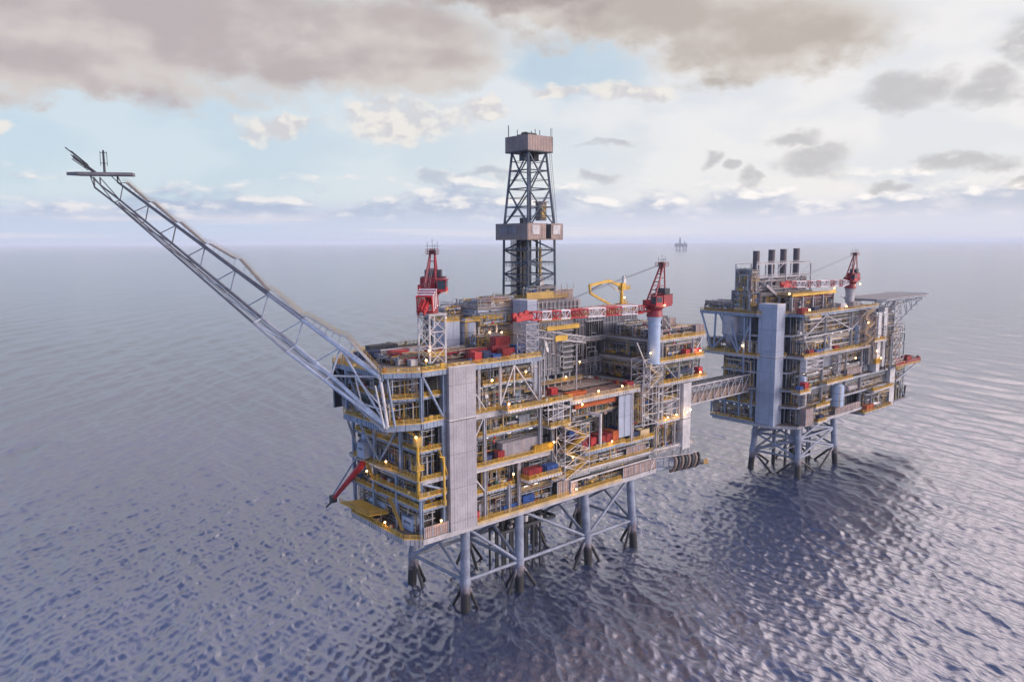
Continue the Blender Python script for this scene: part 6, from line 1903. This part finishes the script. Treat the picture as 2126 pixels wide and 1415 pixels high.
T = thing('process_hopper', 'large grey hopper vessel under the left roof overhang of the smaller platform', 'vessel', (169, 32, 53))
b = MB(); b.tube((169.6, 32.5, 60), (169.6, 32.5, 68), 4.0, 'pale_steel', 18); b.tube((169.6, 32.5, 60), (169.6, 32.5, 55), 4.0, 'pale_steel', 18, r2=1.4); b.build('shell', T)
b = MB()
for z in (60, 64, 67.5):
    b.tube((169.6, 32.5, z), (169.6, 32.5, z + .25), 4.12, 'girder', 18)
b.build('stiffening_ring', T)
b = MB(); b.tube((169.6, 32.5, 55.2), (169.6, 32.5, 52), .7, 'dark', 8); b.build('outlet', T)
vessel_v(208.4, 2.6, 26.4, 9.4, 2.9, 'ped_blue', 'large pale blue upright tank on the front of the smaller platform', None, 'tank')
for x, y, z, H, r, m, lab in ((179.4, 3.2, 45, 5, 1.2, 'ped_blue', 'blue upright vessel beside the smaller platform clad tower, high'), (178.4, 3.0, 38, 5, 1.3, 'ped_blue', 'blue upright vessel beside the smaller platform clad tower, middle'), (178.6, 2.4, 31, 5.4, 1.2, 'pale_steel', 'pale upright vessel beside the smaller platform clad tower, low'),
                            (202, 4.4, 52, 6, 1.4, 'insul', 'silvery upright vessel behind the braces of the smaller platform'), (228, 4.2, 52, 9, 1.3, 'ped_blue', 'tall blue vessel at the right of the smaller platform main deck'), (257, 3.0, 40, 9, 1.6, 'panel_grey', 'grey upright vessel under the helideck of the smaller platform')):
    vessel_v(x, y, z, H, r, m, lab)
vessel_h(224, 3.6, 31, 8, 1.2, 'c_grey', 'stained horizontal vessel low on the smaller platform front')
vessel_h(247, 3.4, 20, 9, 1.3, 'insul', 'silvery horizontal vessel at the smaller platform lower right')
stair_tower('tan railed stair tower on the right front of the smaller platform', 'stair_tower', 226, 236, -.6, 2.4, 52, 68.6, m='panel_pink', rail='tan_edge')
uc = [(183.4, 3.4, 51.84, 4, 2.2, 2.4, 'c_red', 'red container at the left of the smaller platform main deck', 0), (190, 3.2, 51.84, 5.4, 2.2, 2.0, 'c_blue', 'blue skip on the smaller platform main deck behind the yellow rail', 1),
      (197.4, 2.9, 51.84, 7, 1.8, 1.6, 'clad_blue', 'pale blue long box on the smaller platform main deck rail', 0), (205.6, 3.4, 51.84, 4, 2.2, 2.2, 'c_red', 'dark red container right of the pale blue box', 0),
      (172.4, 1.2, 37.94, 2.8, 2.2, 2.2, 'c_blue', 'small blue box on the balcony beside the smaller clad tower', 0), (176.2, 1.2, 37.94, 3.0, 2.4, 3.4, 'bright_red', 'red box on the balcony beside the smaller clad tower', 0),
      (238.6, 2.0, 20.04, 7.4, 2.6, 3.0, 'c_orange', 'orange container at the lower right corner of the smaller platform', 0), (190.6, 1.0, 23.24, 4, 2, 2.2, 'c_navy', 'navy box on the lowest balcony of the smaller platform', 0),
      (285, 4.2, 39.24, 6, 3, 2.2, 'c_red', 'red basket on the red railed landing below the helideck', 1), (270.4, 4.0, 39.24, 5, 3, 2.6, 'bright_red', 'bright red box at the inner end of the red railed landing', 0),
      (243.6, 1.4, 42.2, 5, 2, 2.4, 'c_yellow', 'yellow box high on the right side of the smaller platform', 0), (179.6, 5.2, 69.64, 5, 2.4, 2.4, 'c_red', 'dull red container on the front roof edge of the smaller platform', 0), (226, 5, 69.64, 7, 2.4, 2.6, 'c_grey', 'stained container on the roof under the smaller crane', 0), (190, 5.4, 69.64, 4, 2.4, 2.2, 'c_navy', 'navy container on the front roof edge of the smaller platform', 0),
      (214, 5.4, 69.64, 5, 2.4, 2.6, 'c_white', 'white container on the front roof edge of the smaller platform', 0)]
for x, y, z, L, Wd, H, m, lab, ot in uc:
    container(x, y, z, L, Wd, H, m, lab, 'cargo on the smaller platform', bool(ot))
fg2 = 'warm floodlights on the smaller platform'
for (x, y, z, lab) in ((229, -.4, 62.8, 'warm floodlight left of the tan stair tower'), (178, 10.6, 77.8, 'warm floodlight at the left end of the roof gallery'), (178.2, 1.4, 71.6, 'warm floodlight above the smaller clad tower corner'), (211, 1.6, 71.2, 'warm floodlight on the middle of the front roof edge'), (219, 11.4, 78.4, 'warm floodlight on the right end of the roof gallery'),
                       (239.6, 9.2, 79.6, 'warm floodlight on the smaller platform crane'), (247, .8, 44.6, 'warm floodlight above the yellow box'), (239.6, -.4, 48.8, 'warm floodlight under the main deck right corner'), (166, 24.6, 55.6, 'warm floodlight on the left side of the smaller platform'), (222, 1.4, 47, 'warm floodlight in the front bay of the smaller platform')):
    floodlight(x, y, z, (-.5, -1, -.2), lab, fg2, r=.5)
T = thing('loading_boom', 'jumble of dark pipe booms at the far lower right corner', 'boom', (272, 4, 22))
b = MB(); b.box(267.6, 284, 2, 8, 19.2, 19.8, 'girder'); b.rail([(267.6, 2, 19.8), (284, 2, 19.8), (284, 8, 19.8)], 'pale_steel')
b.build('floor', T)
b = MB(); b.tube((269, 3, 36), (284, 4, 21), .4, 'girder', 6); b.tube((270, 3, 31), (285.5, 5, 24.5), .35, 'dark', 6); b.tube((284, 4, 20), (285.4, 4, 26), .5, 'dark', 6); b.tube((280, 3, 20), (288, 4, 19), .25, 'girder', 6)
for i in range(4):
    b.tube((272 + 3 * i, 3.4, 20), (271.6 + 3.2 * i, 3.4, 28 - 2 * i), .3, 'dark', 6)
b.build('arm', T)
D_ = deck(UP, [(267.8, 2.4), (276, 2.4), (276, 7), (267.8, 7)], 31, (0, 1), gh=.5, gm='white_steel', rm='tan_edge', name='balcony')

# ------------------------------------------------------------------ link bridge
T = thing('link_bridge', 'covered lattice footbridge joining the two oil platforms', 'bridge', (134, 24, 36))
x0, x1, y0, y1, z0, z1 = 96.0, 168.0, 22.0, 27.0, 35.8, 43.0
b = MB()
for y in (y0, y1):
    for z in (z0, z1):
        b.tube((x0, y, z), (x1, y, z), .38, 'pale_steel', 8)
b.build('chord', T)
b = MB(); n = 14
for i in range(n):
    a = x0 + (x1 - x0) * i / n; c = x0 + (x1 - x0) * (i + 1) / n
    for y in (y0, y1):
        b.tube((a, y, z0), (a, y, z1), .2, 'pale_steel', 6); b.tube((a, y, z0), (c, y, z1), .22, 'pale_steel', 6)
    b.tube((a, y0, z1), (a, y1, z1), .2, 'pale_steel', 6); b.tube((a, y0, z0), (a, y1, z0), .2, 'pale_steel', 6)
b.build('lacing', T)
b = MB(); b.box(x0, x1, y0 + .5, y1 - .5, z0 + .2, z0 + 3.4, 'pipe_warm'); b.build('enclosed_walkway', T)
b = MB()
for y in (22.6, 23.6, 24.6, 25.8):
    b.tube((x0, y, z1 - 1.2), (x1, y, z1 - 1.2), .28, 'pipe_grey', 6)
for y in (22.4, 24, 26):
    b.tube((x0, y, z1 + .6), (x1, y, z1 + .6), .22, 'dark', 6)
for i in range(18):
    a = x0 + 4 * i
    b.box(a, a + .5, 22, 27, z1 + .25, z1 + .6, 'dark')
b.build('bridge_pipes', T)

# ------------------------------------------------------------------ platform on the horizon
def far_platform():
    c = CAM + Vector((7150, 5321, -100))
    t = thing('distant_platform', 'hazy distant oil platform standing on the horizon', 'oil platform', (c.x, c.y, 0))
    t.rotation_euler.z = HEAD - R(90)
    bx, by = c.x, c.y
    b = MB()
    for x in (-45, -10, 30, 60):
        b.box(bx + x - 5, bx + x + 5, by - 6, by + 6, -10, 36, 'far_grey')
    for x in (-45, -10, 30):
        b.beam((bx + x, by, 4), (bx + x + 35, by, 34), 3, 3, 'far_grey')
    b.build('jacket', t)
    b = MB(); b.box(bx - 66, bx + 70, by - 25, by + 25, 36, 52, 'far_grey'); b.box(bx - 62, bx - 28, by - 20, by + 20, 52, 76, 'far_grey'); b.box(bx + 10, bx + 66, by - 20, by + 20, 52, 72, 'far_grey'); b.box(bx - 20, bx + 4, by - 15, by + 15, 52, 66, 'far_grey'); b.build('topsides', t)
    b = MB(); b.lattice([(bx - 18, by - 9, 66), (bx, by - 9, 66), (bx, by + 9, 66), (bx - 18, by + 9, 66)], [(bx - 13, by - 4, 136), (bx - 5, by - 4, 136), (bx - 5, by + 4, 136), (bx - 13, by + 4, 136)], 2.2, 1.2, 'far_grey', 5); b.box(bx - 14, bx - 4, by - 5, by + 5, 128, 138, 'far_grey'); b.build('derrick', t)
    b = MB(); b.box(bx + 38, bx + 46, by - 4, by + 4, 72, 96, 'far_grey'); b.beam((bx + 42, by, 92), (bx + 86, by, 60), 2.5, 2.5, 'far_grey'); b.build('crane', t)


far_platform()
